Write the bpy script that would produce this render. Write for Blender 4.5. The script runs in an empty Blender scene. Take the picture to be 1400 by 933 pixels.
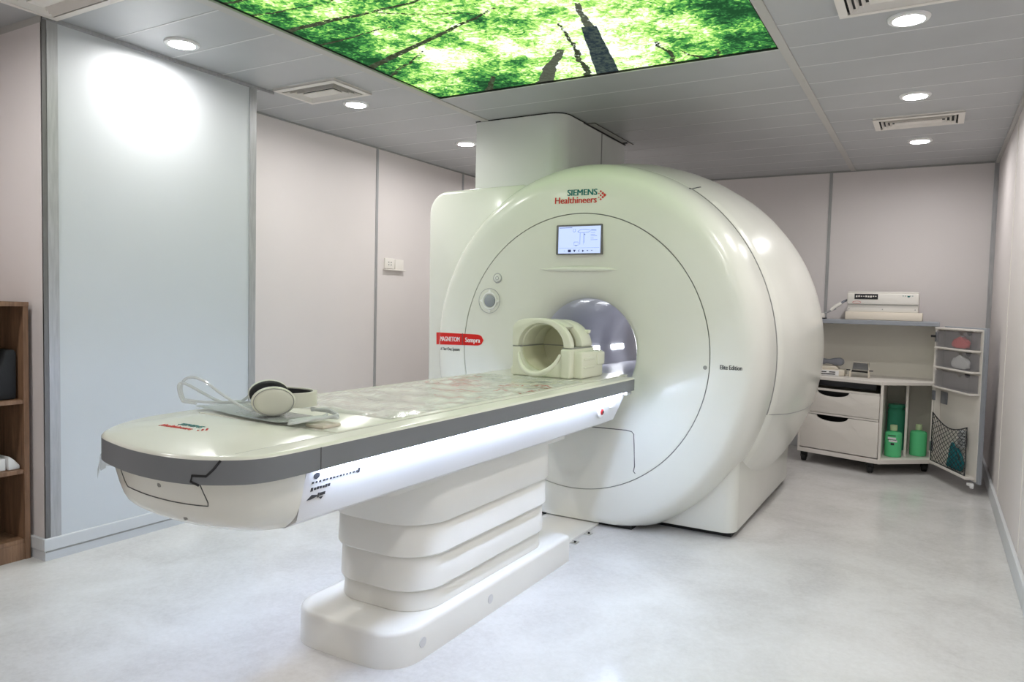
import bpy, bmesh, math, random
import numpy as np
from mathutils import Vector, Matrix
random.seed(7)
rng = np.random.default_rng(7)
S = bpy.context.scene
COL = S.collection
PI = math.pi

# ------------------------------------------------------------------ camera
IW, IH, FPX = 1400, 933, 996.7
yaw, pit, rol = [math.radians(a) for a in (30.06, -2.916, 1.349)]
fw = Vector((-math.sin(yaw)*math.cos(pit), math.cos(yaw)*math.cos(pit), math.sin(pit)))
r0 = Vector((math.cos(yaw), math.sin(yaw), 0)); u0 = r0.cross(fw)
CR = math.cos(rol)*r0 + math.sin(rol)*u0
CU = -math.sin(rol)*r0 + math.cos(rol)*u0
CP = Vector((0, 0, 1.2))
cd = bpy.data.cameras.new('camera'); cam = bpy.data.objects.new('camera', cd); COL.objects.link(cam)
cd.sensor_width = 36; cd.lens = FPX/IW*36; cd.clip_start = .02
M3 = Matrix((CR, CU, -fw)).transposed()
cam.matrix_world = Matrix.Translation(CP) @ M3.to_4x4()
S.camera = cam
def ray(px, py): return (px-IW/2)*CR - (py-IH/2)*CU + FPX*fw
def aty(px, py, y): d = ray(px, py); return CP + d*((y-CP.y)/d.y)
def atz(px, py, z): d = ray(px, py); return CP + d*((z-CP.z)/d.z)

# ------------------------------------------------------------------ materials
def srgb(r, g, b):
    f = lambda c: (c/255/12.92) if c/255 <= .04045 else ((c/255+.055)/1.055)**2.4
    return (f(r), f(g), f(b), 1)
def mat(name, col, rough=.5, metal=0, spec=.5, coat=0, emis=None, estr=0, alpha=1, trans=0, ior=1.45):
    m = bpy.data.materials.new(name); m.use_nodes = True
    b = m.node_tree.nodes['Principled BSDF']
    b.inputs['Base Color'].default_value = col if len(col) == 4 else (*col, 1)
    b.inputs['Roughness'].default_value = rough; b.inputs['Metallic'].default_value = metal
    b.inputs['Specular IOR Level'].default_value = spec; b.inputs['Coat Weight'].default_value = coat
    b.inputs['Alpha'].default_value = alpha; b.inputs['Transmission Weight'].default_value = trans
    b.inputs['IOR'].default_value = ior
    if emis: b.inputs['Emission Color'].default_value = (*emis[:3], 1); b.inputs['Emission Strength'].default_value = estr
    return m
class NG:
    def __init__(s, m): s.m = m; s.t = m.node_tree; s.b = s.t.nodes.get('Principled BSDF')
    def n(s, typ, **kw):
        x = s.t.nodes.new(typ)
        for k, v in kw.items():
            if k.startswith('i_'): x.inputs[k[2:].replace('_', ' ')].default_value = v
            else: setattr(x, k, v)
        return x
    def l(s, a, b): s.t.links.new(a, b)
    def math(s, op, a, b=None, c=None, clamp=False):
        x = s.t.nodes.new('ShaderNodeMath'); x.operation = op; x.use_clamp = clamp
        for i, v in enumerate((a, b, c)):
            if v is None: continue
            if isinstance(v, (int, float)): x.inputs[i].default_value = v
            else: s.l(v, x.inputs[i])
        return x.outputs[0]
    def ramp(s, fac, stops, interp='LINEAR'):
        x = s.t.nodes.new('ShaderNodeValToRGB'); e = x.color_ramp.elements; x.color_ramp.interpolation = interp
        while len(e) < len(stops): e.new(.5)
        for q, (p, c) in zip(e, stops): q.position = p; q.color = c if len(c) == 4 else (*c, 1)
        s.l(fac, x.inputs[0]); return x.outputs[0]
    def mix(s, fac, a, b):
        x = s.t.nodes.new('ShaderNodeMix'); x.data_type = 'RGBA'
        for sk, v in ((x.inputs[0], fac), (x.inputs[6], a), (x.inputs[7], b)):
            if isinstance(v, (int, float)): sk.default_value = v
            elif isinstance(v, tuple): sk.default_value = v
            else: s.l(v, sk)
        return x.outputs[2]
    def noise(s, vec, scale, detail=4, rough=.5, dist=0):
        x = s.n('ShaderNodeTexNoise'); x.inputs['Scale'].default_value = scale; x.inputs['Detail'].default_value = detail
        x.inputs['Roughness'].default_value = rough; x.inputs['Distortion'].default_value = dist
        s.l(vec, x.inputs['Vector']); return x.outputs['Fac']
    def coord(s): return s.n('ShaderNodeTexCoord').outputs['Object']
    def bump(s, h, dist, strength=1):
        x = s.n('ShaderNodeBump'); x.inputs['Distance'].default_value = dist; x.inputs['Strength'].default_value = strength
        s.l(h, x.inputs['Height']); s.l(x.outputs[0], s.b.inputs['Normal'])

def plastic(name, col, rough=.28, var=.02, coat=.25):
    m = mat(name, col, rough, coat=coat); g = NG(m); v = g.coord()
    c = tuple(col[:3])
    o = g.ramp(g.noise(v, 3, 3), [(.3, tuple(x*(1-var) for x in c)), (.7, tuple(min(1, x*(1+var)) for x in c))])
    g.l(o, g.b.inputs['Base Color']); g.b.inputs['Coat Roughness'].default_value = .12
    return m
M = {}
M['gantry'] = plastic('scanner_shell', (.80, .80, .74), .25)
M['duct'] = plastic('duct_paint', (.76, .78, .75), .4, coat=0)
M['cream'] = plastic('table_shell', (.80, .79, .72), .22)
M['pedestal'] = plastic('pedestal_shell', (.80, .79, .74), .35, coat=.1)
M['whiteside'] = plastic('side_panel', (.66, .66, .66), .3, coat=.1)
M['tunnel'] = plastic('bore_lining', (.68, .69, .76), .38)
M['dark'] = mat('dark_gap', (.02, .02, .022), .7)
M['seam'] = mat('seam_dark', (.10, .10, .10), .7)
M['seamsoft'] = mat('seam_soft', (.32, .32, .31), .7)
def brushed(name, col, rough):
    m = mat(name, col, rough, metal=.35); g = NG(m); v = g.coord()
    mp = g.n('ShaderNodeMapping'); mp.inputs['Scale'].default_value = (30, 30, 3); g.l(v, mp.inputs[0])
    o = g.ramp(g.noise(mp.outputs[0], 3, 4), [(.25, tuple(x*.85 for x in col)), (.75, tuple(x*1.12 for x in col))])
    g.l(o, g.b.inputs['Base Color']); return m
M['band'] = plastic('grey_band', (.19, .20, .215), .38, coat=0)
M['alu'] = brushed('aluminium_profile', (.42, .42, .43), .4)
M['aludark'] = brushed('dark_profile', (.17, .165, .165), .45)
M['tbar'] = mat('ceiling_bar', srgb(186, 184, 180), .4)
M['red'] = mat('badge_red', srgb(214, 34, 30), .3)
M['darkred'] = mat('button_red', (.30, .012, .012), .35)
M['redink'] = mat('red_ink', srgb(206, 52, 44), .5)
M['teal'] = mat('teal_ink', srgb(10, 112, 112), .5)
M['ink'] = mat('black_ink', (.03, .03, .035), .5)
M['whiteink'] = mat('white_ink', (.9, .9, .9), .5)
M['strip'] = mat('light_strip', (.9, .9, 1), .5, emis=(.60, .72, 1.0), estr=33)
M['borelight'] = mat('bore_light', (1, 1, 1), .5, emis=(.93, .95, 1.0), estr=10)
M['lamp'] = mat('lamp_glow', (1, 1, 1), .5, emis=(1.0, .98, .965), estr=150)
M['lampring'] = mat('lamp_ring', (.82, .82, .82), .35)
M['vent'] = mat('vent_paint', srgb(232, 227, 221), .5)
M['skirting'] = mat('skirting', srgb(205, 207, 210), .45)
M['rubber'] = mat('black_rubber', (.015, .015, .016), .5)
M['black'] = mat('black_foam', (.018, .019, .022), .75)
M['greyplast'] = plastic('grey_plastic', (.20, .21, .24), .4)
M['edgegrey'] = plastic('grey_edge', (.30, .32, .36), .4)
M['cart'] = plastic('cart_laminate', (.77, .73, .68), .4, coat=0)
M['cartin'] = plastic('cart_inside', (.76, .73, .65), .5, coat=0)
M['beige'] = plastic('beige_plastic', (.70, .64, .54), .4, coat=0)
M['device'] = plastic('device_case', (.80, .77, .72), .4, coat=0)
M['slab'] = plastic('cream_slab', (.82, .74, .63), .5, coat=0)
M['clear'] = mat('clear_tube', (.74, .76, .78), .1, alpha=.62, spec=.8)
M['clearplate'] = mat('clear_plate', (.50, .53, .54), .15, alpha=.72, spec=.8)
M['coil'] = plastic('coil_shell', (.80, .80, .68), .3)
M['coilin'] = plastic('coil_inside', (.68, .67, .50), .45, coat=0)
M['phone'] = plastic('headphone_shell', (.66, .66, .56), .3)
M['bin'] = mat('smoky_bin', (.40, .39, .42), .25, alpha=.22, spec=.6)
M['pink'] = mat('coral_cloth', srgb(226, 92, 88), .9)
M['white'] = mat('white_paper', (.82, .82, .82), .7)
M['tealcloth'] = mat('teal_cloth', srgb(24, 116, 124), .8)
M['net'] = mat('net_cord', (.03, .03, .035), .8)
M['screen'] = mat('screen_glow', (.02, .02, .02), .3, emis=srgb(190, 208, 252)[:3], estr=.66)
M['screeninkblue'] = mat('screen_blue', (.02, .02, .02), .3, emis=srgb(88, 120, 200)[:3], estr=.6)
M['screenink'] = mat('screen_dark', (.02, .02, .02), .3, emis=srgb(30, 40, 90)[:3], estr=.5)
M['chrome'] = mat('bright_metal', (.75, .75, .74), .22, metal=.9)
def greenbottle(name, c):
    m = mat(name, c, .25, spec=.5); b = m.node_tree.nodes['Principled BSDF']
    b.inputs['Transmission Weight'].default_value = .10; b.inputs['IOR'].default_value = 1.2
    return m
M['bottle'] = greenbottle('green_liquid', srgb(112, 226, 158))
M['jug'] = greenbottle('teal_liquid', srgb(104, 216, 176))
M['cap'] = mat('pale_cap', srgb(196, 214, 170), .5)
# wood
m = mat('oak_laminate', (.3, .2, .13), .5); g = NG(m); v = g.coord()
mp = g.n('ShaderNodeMapping'); mp.inputs['Scale'].default_value = (18, 18, 1.6); g.l(v, mp.inputs[0])
g.l(g.ramp(g.noise(mp.outputs[0], 2.2, 6, .6, .6), [(.3, srgb(104, 78, 58)), (.55, srgb(136, 104, 80)), (.75, srgb(158, 124, 96))]), g.b.inputs['Base Color'])
M['wood'] = m
# wall panels
def wallmat(name, c, rough=.5):
    m = mat(name, c, rough); g = NG(m); v = g.coord()
    c = c[:3]
    g.l(g.ramp(g.noise(v, 1.3, 3), [(.3, tuple(x*.975 for x in c)), (.7, tuple(min(1, x*1.02) for x in c))]), g.b.inputs['Base Color'])
    g.bump(g.noise(v, 220, 2), .0006, .25)
    return m
M['wall'] = wallmat('wall_panel', (.73, .68, .67))
M['bay'] = wallmat('bay_panel', (.60, .625, .65), .4)
M['wallback'] = wallmat('back_panel', (.77, .725, .72))
# ceiling
m = mat('ceiling_panel', (.55, .56, .57), .38, metal=.15); g = NG(m); v = g.coord()
g.l(g.ramp(g.noise(v, 2.5, 3), [(.3, (.43, .442, .452)), (.7, (.47, .482, .492))]), g.b.inputs['Base Color'])
M['ceil'] = m
M['ceilseam'] = mat('ceiling_seam', (.66, .665, .67), .4)
# floor vinyl
m = mat('vinyl_floor', (.7, .7, .7), .3); g = NG(m); v = g.coord()
n1 = g.noise(v, 2.2, 6, .62, .5); n2 = g.noise(v, 55, 4, .7)
f = g.math('ADD', g.math('MULTIPLY', n1, .7), g.math('MULTIPLY', n2, .3))
g.l(g.ramp(f, [(.36, (.55, .535, .525)), (.5, (.635, .625, .615)), (.66, (.71, .705, .70))]), g.b.inputs['Base Color'])
g.l(g.ramp(n1, [(.3, (.13,)*3), (.7, (.23,)*3)]), g.b.inputs['Roughness'])
g.bump(g.noise(v, 160, 2), .0004, .3)
M['floor'] = m
# plastic covered pad: wrinkled, with red printed scribbles
m = mat('plastic_covered_pad', (.6, .6, .58), .12, coat=.6); g = NG(m); v = g.coord()
sep = g.n('ShaderNodeSeparateXYZ'); g.l(v, sep.inputs[0])
mp = g.n('ShaderNodeMapping'); mp.inputs['Scale'].default_value = (1, .45, 1); mp.inputs['Rotation'].default_value = (0, 0, .5); g.l(v, mp.inputs[0])
w = g.noise(mp.outputs[0], 9, 5, .65, 1.6)
base = g.ramp(w, [(.30, (.60, .60, .57)), (.5, (.70, .70, .67)), (.70, (.76, .76, .74))])
def scrib(rot, sc, off):
    q = g.n('ShaderNodeMapping'); q.inputs['Rotation'].default_value = (0, 0, rot); q.inputs['Location'].default_value = (off, off, 0); g.l(v, q.inputs[0])
    x = g.n('ShaderNodeTexWave'); x.inputs['Scale'].default_value = sc; x.inputs['Distortion'].default_value = 5; x.inputs['Detail'].default_value = 3; x.inputs['Detail Scale'].default_value = 2.2
    g.l(q.outputs[0], x.inputs['Vector']); return g.math('GREATER_THAN', x.outputs['Fac'], .86)
sc1 = g.math('MAXIMUM', scrib(.3, 7, 0), scrib(1.9, 6, .37))
gate = g.math('GREATER_THAN', g.noise(v, 12, 3), .5)
yy = sep.outputs['Y']
r1 = g.math('MULTIPLY', g.math('GREATER_THAN', yy, .10), g.math('LESS_THAN', yy, .40))
redm = g.math('MULTIPLY', g.math('MULTIPLY', sc1, gate), r1)
faint = g.math('MULTIPLY', g.math('MULTIPLY', sc1, gate), .28)
base = g.mix(faint, base, (.50, .36, .33, 1))
base = g.mix(g.math('MULTIPLY', redm, .85), base, (.50, .13, .12, 1))
base = g.mix(g.math('GREATER_THAN', yy, .42), base, (.47, .49, .46, 1))
g.l(base, g.b.inputs['Base Color']); g.bump(w, .012, .5)
M['pad'] = m

# backlit forest print, one flat sheet lit from behind
m = bpy.data.materials.new('forest_print'); m.use_nodes = True; t = m.node_tree
for n in list(t.nodes): t.nodes.remove(n)
g = NG(m); out = g.n('ShaderNodeOutputMaterial'); em = g.n('ShaderNodeEmission')
g.l(em.outputs[0], out.inputs[0])
geo = g.n('ShaderNodeNewGeometry'); P = geo.outputs['Position']
sp = g.n('ShaderNodeSeparateXYZ'); g.l(P, sp.inputs[0]); X, Y = sp.outputs['X'], sp.outputs['Y']
ZX, ZY = -1.25, 2.42                                # the print's zenith, where all trunks lean to
dx, dy = g.math('SUBTRACT', X, ZX), g.math('SUBTRACT', Y, ZY)
rad = g.math('SQRT', g.math('ADD', g.math('MULTIPLY', dx, dx), g.math('MULTIPLY', dy, dy)))
big = g.noise(P, 1.9, 3, .5, .2); mid = g.noise(P, 7, 6, .62, .3); fine = g.noise(P, 42, 5, .7)
wn = g.n('ShaderNodeTexNoise'); wn.inputs['Scale'].default_value = 14; wn.inputs['Detail'].default_value = 3; g.l(P, wn.inputs['Vector'])
wv = g.n('ShaderNodeVectorMath', operation='MULTIPLY_ADD'); g.l(wn.outputs['Color'], wv.inputs[0]); wv.inputs[1].default_value = (.10, .10, .10); g.l(P, wv.inputs[2])
vo = g.n('ShaderNodeTexVoronoi'); vo.inputs['Scale'].default_value = 60; g.l(wv.outputs[0], vo.inputs['Vector'])
leaf = vo.outputs['Distance']; lc = g.n('ShaderNodeSeparateColor'); g.l(vo.outputs['Color'], lc.inputs[0])
vc = g.n('ShaderNodeTexVoronoi'); vc.inputs['Scale'].default_value = 9; g.l(wv.outputs[0], vc.inputs['Vector'])
val = g.math('ADD', g.math('MULTIPLY', big, 1.25), g.math('MULTIPLY', mid, .80))
val = g.math('ADD', val, g.math('MULTIPLY', fine, .30))
val = g.math('ADD', val, g.math('MULTIPLY', g.math('SUBTRACT', lc.outputs[0], .5), .22))     # single leaves
val = g.math('SUBTRACT', val, g.math('MULTIPLY', leaf, .18))
val = g.math('ADD', val, g.math('MULTIPLY', g.math('SUBTRACT', vc.outputs['Distance'], .4), .22))  # leaf clusters
val = g.math('ADD', val, g.math('MULTIPLY', g.math('SUBTRACT', .95, rad), .24))   # thinner canopy towards the zenith
val = g.math('SUBTRACT', val, g.math('MULTIPLY', g.math('MAXIMUM', g.math('SUBTRACT', X, -1.20), 0), .36))  # denser on the right
foli = g.ramp(g.math('MULTIPLY', val, .5), [(.415, (.010, .045, .016)), (.475, (.022, .10, .030)), (.52, (.05, .22, .045)), (.56, (.15, .38, .07)),
                    (.60, (.34, .57, .13)), (.645, (.55, .73, .32)), (.69, (.62, .68, .60)), (.74, (.64, .68, .68))])
col = foli
def trunk(col, p, q, w0, w1, c, wob=.02):
    L = math.hypot(q[0]-p[0], q[1]-p[1]); d = ((q[0]-p[0])/L, (q[1]-p[1])/L)
    ax, ay = g.math('SUBTRACT', X, p[0]), g.math('SUBTRACT', Y, p[1])
    al = g.math('ADD', g.math('MULTIPLY', ax, d[0]), g.math('MULTIPLY', ay, d[1]))
    pe = g.math('ADD', g.math('MULTIPLY', ax, -d[1]), g.math('MULTIPLY', ay, d[0]))
    pe = g.math('ADD', pe, g.math('MULTIPLY', g.math('SUBTRACT', mid, .5), wob*3))
    wd = g.math('ADD', w0, g.math('MULTIPLY', al, (w1-w0)/L))
    mk = g.math('MULTIPLY', g.math('LESS_THAN', g.math('ABSOLUTE', pe), wd), g.math('MULTIPLY', g.math('GREATER_THAN', al, 0), g.math('LESS_THAN', al, L)))
    mk = g.math('MULTIPLY', mk, g.math('LESS_THAN', g.math('SUBTRACT', fine, g.math('MULTIPLY', wd, 6)), .52))
    return g.mix(mk, col, g.mix(g.ramp(fine, [(.42, (0, 0, 0)), (.66, (.45, .45, .45))]), c, (.10, .13, .09, 1)))
brown = (.022, .028, .014, 1); grey = (.014, .022, .028, 1); lite = (.05, .055, .04, 1)
for p, q, w0, w1, c, wob in [
    ((-1.535, 3.60), (-1.36, 2.95), .062, .034, grey, .006), ((-1.36, 2.95), (-1.30, 2.70), .022, .008, lite, .02),
    ((-1.92, 3.60), (-1.60, 3.15), .045, .018, lite, .02), ((-1.645, 3.6), (-1.50, 3.05), .022, .010, brown, .045),
    ((-1.50, 3.05), (-1.46, 2.86), .010, .005, brown, .02), ((-2.28, 3.60), (-2.10, 3.36), .022, .010, brown, .02),
    ((-2.62, 2.96), (-1.62, 2.60), .024, .006, brown, .010), ((-2.62, 3.13), (-2.2, 2.88), .012, .004, brown, .02),
    ((-2.62, 2.39), (-1.98, 2.40), .020, .008, brown, .020), ((-1.98, 2.40), (-1.45, 2.34), .008, .003, brown, .02), ((-2.1, 2.42), (-1.7, 2.62), .006, .003, brown, .02),
    ((-2.62, 2.60), (-2.1, 2.56), .010, .004, brown, .02), ((-2.62, 2.20), (-2.15, 2.24), .008, .003, brown, .02),
    ((-2.62, 2.05), (-1.95, 2.14), .010, .005, brown, .02), ((-2.62, 1.7), (-1.6, 2.16), .02, .005, brown, .015), ((-2.62, 1.3), (-1.6, 2.0), .025, .006, brown, .02),
    ((-1.16, 3.60), (-1.16, 3.25), .016, .007, brown, .045), ((-1.02, 3.60), (-1.10, 3.40), .010, .005, brown, .03), ((-.98, 3.6), (-.92, 3.45), .014, .006, brown, .03),
    ((-1.6, 1.15), (-1.4, 1.9), .05, .02, grey, .01), ((-.68, 1.4), (-1.0, 2.0), .03, .01, brown, .02)]:
    col = trunk(col, p, q, w0, w1, c, wob)
g.l(col, em.inputs['Color']); em.inputs['Strength'].default_value = 1.05
M['forest'] = m

# ------------------------------------------------------------------ mesh builder
class MB:
    def __init__(s): s.v = []; s.f = []; s.m = []; s.cur = 0
    def add(s, vs, fs):
        o = len(s.v); s.v += [tuple(p) for p in vs]
        for f in fs: s.f.append(tuple(i+o for i in f)); s.m.append(s.cur)
        return s
    def box(s, a, b, M4=None, bev=0, seg=2):
        bm = bmesh.new(); bmesh.ops.create_cube(bm, size=1)
        for v in bm.verts: v.co = Vector(((a[i]+b[i])/2+v.co[i]*(b[i]-a[i]) for i in range(3)))
        if bev: bmesh.ops.bevel(bm, geom=bm.edges[:], offset=bev, segments=seg, affect='EDGES', profile=.5)
        return s.bm(bm, M4)
    def bm(s, bm, M4=None):
        bm.verts.ensure_lookup_table()
        for i, v in enumerate(bm.verts): v.index = i
        s.add([(M4 @ v.co if M4 else v.co) for v in bm.verts], [[v.index for v in f.verts] for f in bm.faces]); bm.free(); return s
    def prism(s, poly, axis, a, b, bev=0, seg=2, M4=None):
        """extrude a 2-D polygon along an axis: X:(y,z) Y:(x,z) Z:(x,y)"""
        mk = {'X': lambda p, t: (t, p[0], p[1]), 'Y': lambda p, t: (p[0], t, p[1]), 'Z': lambda p, t: (p[0], p[1], t)}[axis]
        bm = bmesh.new(); A = [bm.verts.new(mk(p, a)) for p in poly]; B = [bm.verts.new(mk(p, b)) for p in poly]; n = len(poly)
        bm.faces.new(A); bm.faces.new(B[::-1])
        for i in range(n): bm.faces.new((A[i], B[i], B[(i+1) % n], A[(i+1) % n]))
        bmesh.ops.recalc_face_normals(bm, faces=bm.faces)
        if bev:
            es = [e for e in bm.edges if len(e.link_faces) == 2 and e.calc_face_angle() > .6]
            bmesh.ops.bevel(bm, geom=es, offset=bev, segments=seg, affect='EDGES', profile=.5)
        return s.bm(bm, M4)
    def loft(s, rings, closed=True, cap0=True, cap1=True):
        n = len(rings[0]); vs = [p for r in rings for p in r]; fs = []
        for k in range(len(rings)-1):
            for i in range(n if closed else n-1):
                j = (i+1) % n; fs.append((k*n+i, k*n+j, (k+1)*n+j, (k+1)*n+i))
        if cap0: fs.append(tuple(range(n))[::-1])
        if cap1: fs.append(tuple((len(rings)-1)*n+i for i in range(n)))
        return s.add(vs, fs)
    def tube(s, path, r, n=8, closed=False):
        P = [Vector(p) for p in path]; k = len(P); rings = []
        rr = r if isinstance(r, (list, tuple)) else [r]*k
        up = None
        for i in range(k):
            if closed: t = P[(i+1) % k]-P[i-1]
            else: t = P[min(i+1, k-1)]-P[max(i-1, 0)]
            t.normalize()
            if up is None: up = Vector((0, 0, 1)) if abs(t.z) < .9 else Vector((1, 0, 0))
            a = t.cross(up)
            if a.length < 1e-6: a = t.orthogonal()
            a.normalize(); b = a.cross(t); up = b
            rings.append([P[i]+rr[i]*(math.cos(2*PI*j/n)*a+math.sin(2*PI*j/n)*b) for j in range(n)])
        if closed: rings.append(rings[0]); return s.loft(rings, True, False, False)
        return s.loft(rings)
    def revolve(s, prof, c, n=96, axis='Z', zs=None, zmin=None, capa=False, capb=False):
        """prof: list of (radius, along). zs(radius): vertical stretch"""
        rings = []
        for r, a in prof:
            ring = []
            for j in range(n):
                th = 2*PI*j/n
                if axis == 'Y':
                    k = zs(r, th) if zs else 1
                    z = c[2]+r*math.sin(th)*k
                    if zmin is not None: z = max(z, zmin)
                    ring.append((c[0]+r*math.cos(th), a, z))
                elif axis == 'Z': ring.append((c[0]+r*math.cos(th), c[1]+r*math.sin(th), c[2]+a))
                else: ring.append((c[0]+a, c[1]+r*math.cos(th), c[2]+r*math.sin(th)))
            rings.append(ring)
        return s.loft(rings, True, capa, capb)
LOC = {}
def obj(name, mb, ms, parent=None, smooth=40, at=None, mods=None, recalc=True):
    me = bpy.data.meshes.new(name)
    if parent is not None: base = Vector(LOC[parent.name])
    elif at is not None: base = Vector(at)
    else:
        a = np.array(mb.v); base = Vector(((a[:, 0].min()+a[:, 0].max())/2, (a[:, 1].min()+a[:, 1].max())/2, a[:, 2].min()))
    me.from_pydata([tuple(Vector(p)-base) for p in mb.v], [], mb.f)
    ms = ms if isinstance(ms, (list, tuple)) else [ms]
    for q in ms: me.materials.append(M[q] if isinstance(q, str) else q)
    if len(ms) > 1: me.polygons.foreach_set('material_index', mb.m)
    if recalc:
        bm = bmesh.new(); bm.from_mesh(me); bmesh.ops.recalc_face_normals(bm, faces=bm.faces); bm.to_mesh(me); bm.free()
    if smooth:
        me.polygons.foreach_set('use_smooth', [True]*len(me.polygons)); me.set_sharp_from_angle(angle=math.radians(smooth))
    o = bpy.data.objects.new(name, me); COL.objects.link(o)
    if parent is not None: o.parent = parent
    else: o.location = base
    LOC[o.name] = tuple(base)
    return o
def tag(o, label, cat, group=None):
    o['label'] = label; o['category'] = cat
    if group: o['group'] = group
    return o
def thing(name, label, cat, loc, group=None):
    o = bpy.data.objects.new(name, None); o.empty_display_size = .1; COL.objects.link(o); o.location = loc
    LOC[o.name] = tuple(loc); return tag(o, label, cat, group)
def struct(name, mb, ms, smooth=40):
    o = obj(name, mb, ms, smooth=smooth); o['kind'] = 'structure'; return o
def text(name, body, size, mtx, m, parent, bold=0, spacing=1.0, shear=0, align='CENTER', depth=.0008, conform=None):
    cu = bpy.data.curves.new('t', 'FONT'); cu.body = body; cu.size = size; cu.space_character = spacing
    cu.shear = shear; cu.align_x = align; cu.align_y = 'CENTER'; cu.extrude = depth; cu.resolution_u = 3
    to = bpy.data.objects.new('t', cu); COL.objects.link(to); bpy.context.view_layer.update()
    me0 = bpy.data.meshes.new_from_object(to.evaluated_get(bpy.context.evaluated_depsgraph_get()))
    mb = MB(); fs = [list(p.vertices) for p in me0.polygons]
    for sh_ in ((-bold, bold) if bold else (0,)):                  # heavier strokes: the outline twice, a hair apart
        vs = [mtx @ (v.co+Vector((sh_, 0, 0))) for v in me0.vertices]
        mb.add([conform(q) for q in vs] if conform else vs, fs)
    bpy.data.objects.remove(to); bpy.data.curves.remove(cu); bpy.data.meshes.remove(me0)
    return obj(name, mb, m, parent, smooth=0)
def facing(p, xdir=(1, 0, 0), up=(0, 0, 1)):
    x = Vector(xdir).normalized(); n = x.cross(Vector(up)).normalized(); y = n.cross(x)
    m4 = Matrix((x, y, n)).transposed().to_4x4(); m4.translation = Vector(p); return m4
def spline(pts, n=8, closed=False):
    P = [Vector(p) for p in pts]; k = len(P); out = []
    for i in range(k if closed else k-1):
        if closed: a, b, c, d = P[i-1], P[i], P[(i+1) % k], P[(i+2) % k]
        else: a, b, c, d = P[max(i-1, 0)], P[i], P[i+1], P[min(i+2, k-1)]
        for j in range(n):
            t = j/n; out.append(.5*((2*b)+(c-a)*t+(2*a-5*b+4*c-d)*t*t+(3*b-a-3*c+d)*t**3))
    if not closed: out.append(P[-1])
    return out
def rrect(x0, z0, x1, z1, r, n=6, corners=(1, 1, 1, 1)):
    """rounded rectangle, corners: bl br tr tl"""
    out = []
    for (cx, cz, a, k) in ((x0+r, z0+r, PI, 0), (x1-r, z0+r, 1.5*PI, 1), (x1-r, z1-r, 0, 2), (x0+r, z1-r, .5*PI, 3)):
        if corners[k]: out += [(cx+r*math.cos(a+.5*PI*i/n), cz+r*math.sin(a+.5*PI*i/n)) for i in range(n+1)]
        else: out.append((x0 if k in (0, 3) else x1, z0 if k < 2 else z1))
    return out

# ================================================================== ROOM
XL, XR, YB, YF0, H = -3.84, .378, 6.85, -1.2, 2.4
BX, BY0, BY1 = -3.40, 1.75, 2.90
struct('floor', MB().box((XL-.1, YF0-.1, -.08), (XR+.1, YB+.1, 0)), 'floor', 0)
struct('wall_left', MB().box((XL-.1, YF0-.1, 0), (XL, YB+.1, H)), 'wall', 0)
struct('wall_right', MB().box((XR, YF0-.1, 0), (XR+.1, YB+.1, H)), 'wall', 0)
struct('wall_back', MB().box((XL, YB, 0), (XR, YB+.1, H)), 'wallback', 0)
struct('wall_front', MB().box((XL, YF0-.1, 0), (XR, YF0, H)), 'wall', 0)
struct('wall_bay_side', MB().box((XL, BY0-.004, 0), (BX, BY0, H)), 'wall', 0)
struct('wall_bay', MB().box((XL, BY0, 0), (BX, BY1, H)), 'bay', 0)
# ceiling: metal planks with light seams, a light-panel opening in the middle strip
cb = MB(); HX0, HX1, HY0, HY1 = -2.597, -.672, 1.165, 3.565
def ceil_strip(x0, x1, y0, y1):
    cb.cur = 0; cb.box((x0, y0, H), (x1, y1, H+.03))
    cb.cur = 1; k = math.ceil((y0-3.565)/.3)
    while 3.565+.3*k < y1-.01:
        y = 3.565+.3*k; cb.box((x0, y-.0045, H-.0012), (x1, y+.0045, H+.001)); k += 1
ceil_strip(XL-.1, -2.64, YF0-.1, YB+.1); ceil_strip(-.634, XR+.1, YF0-.1, YB+.1)
ceil_strip(-2.64, -.634, HY1, YB+.1); ceil_strip(-2.64, -.634, YF0-.1, HY0)
cb.cur = 0; cb.box((-2.64, HY0, H), (HX0, HY1, H+.03)); cb.box((HX1, HY0, H), (-.634, HY1, H+.03))
cb.box((HX0-.05, HY0-.05, H+.05), (HX1+.05, HY1+.05, H+.08))
struct('ceiling', cb, ['ceil', 'ceilseam'], 0)
def trim(i, a, b, m, bev=0): return struct('trim_%d' % i, MB().box(a, b, bev=bev), m, 0)
trim(1, (-2.645, YF0, H-.006), (-2.592, YB, H+.004), 'tbar', .002)
trim(2, (-.676, YF0, H-.006), (-.634, YB, H+.004), 'tbar', .002)
trim(3, (XR-.022, YF0, H-.02), (XR, YB, H+.002), 'tbar', .002)
trim(4, (XL, YF0, H-.012), (XL+.012, BY0, H+.002), 'tbar')
trim(5, (BX-.002, BY0, H-.016), (BX+.014, BY1+.12, H-.001), 'alu')
trim(6, (XL, YB-.012, H-.012), (XR, YB, H+.002), 'seamsoft')
trim(7, (XL, BY1, H-.010), (XL+.008, YB, H+.002), 'seamsoft')
k = 8
for y in (4.459, 5.656): trim(k, (XL, y-.012, 0), (XL+.006, y+.012, H), 'alu'); k += 1
for y in (5.28, 4.02, 2.82, 1.6): trim(k, (XR-.003, y-.006, .1), (XR, y+.006, H), 'vent'); k += 1
for x in (-.826, -2.05): trim(k, (x-.012, YB-.006, 0), (x+.012, YB, H), 'alu'); k += 1
trim(k, (XR-.03, YB-.03, 0), (XR, YB, H), 'alu'); k += 1
trim(k, (BX-.006, BY0-.004, .1), (BX+.003, BY0+.016, H), 'aludark'); k += 1
trim(k, (BX, BY0+.016, .1), (BX+.005, BY0+.062, H), 'alu'); k += 1
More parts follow.
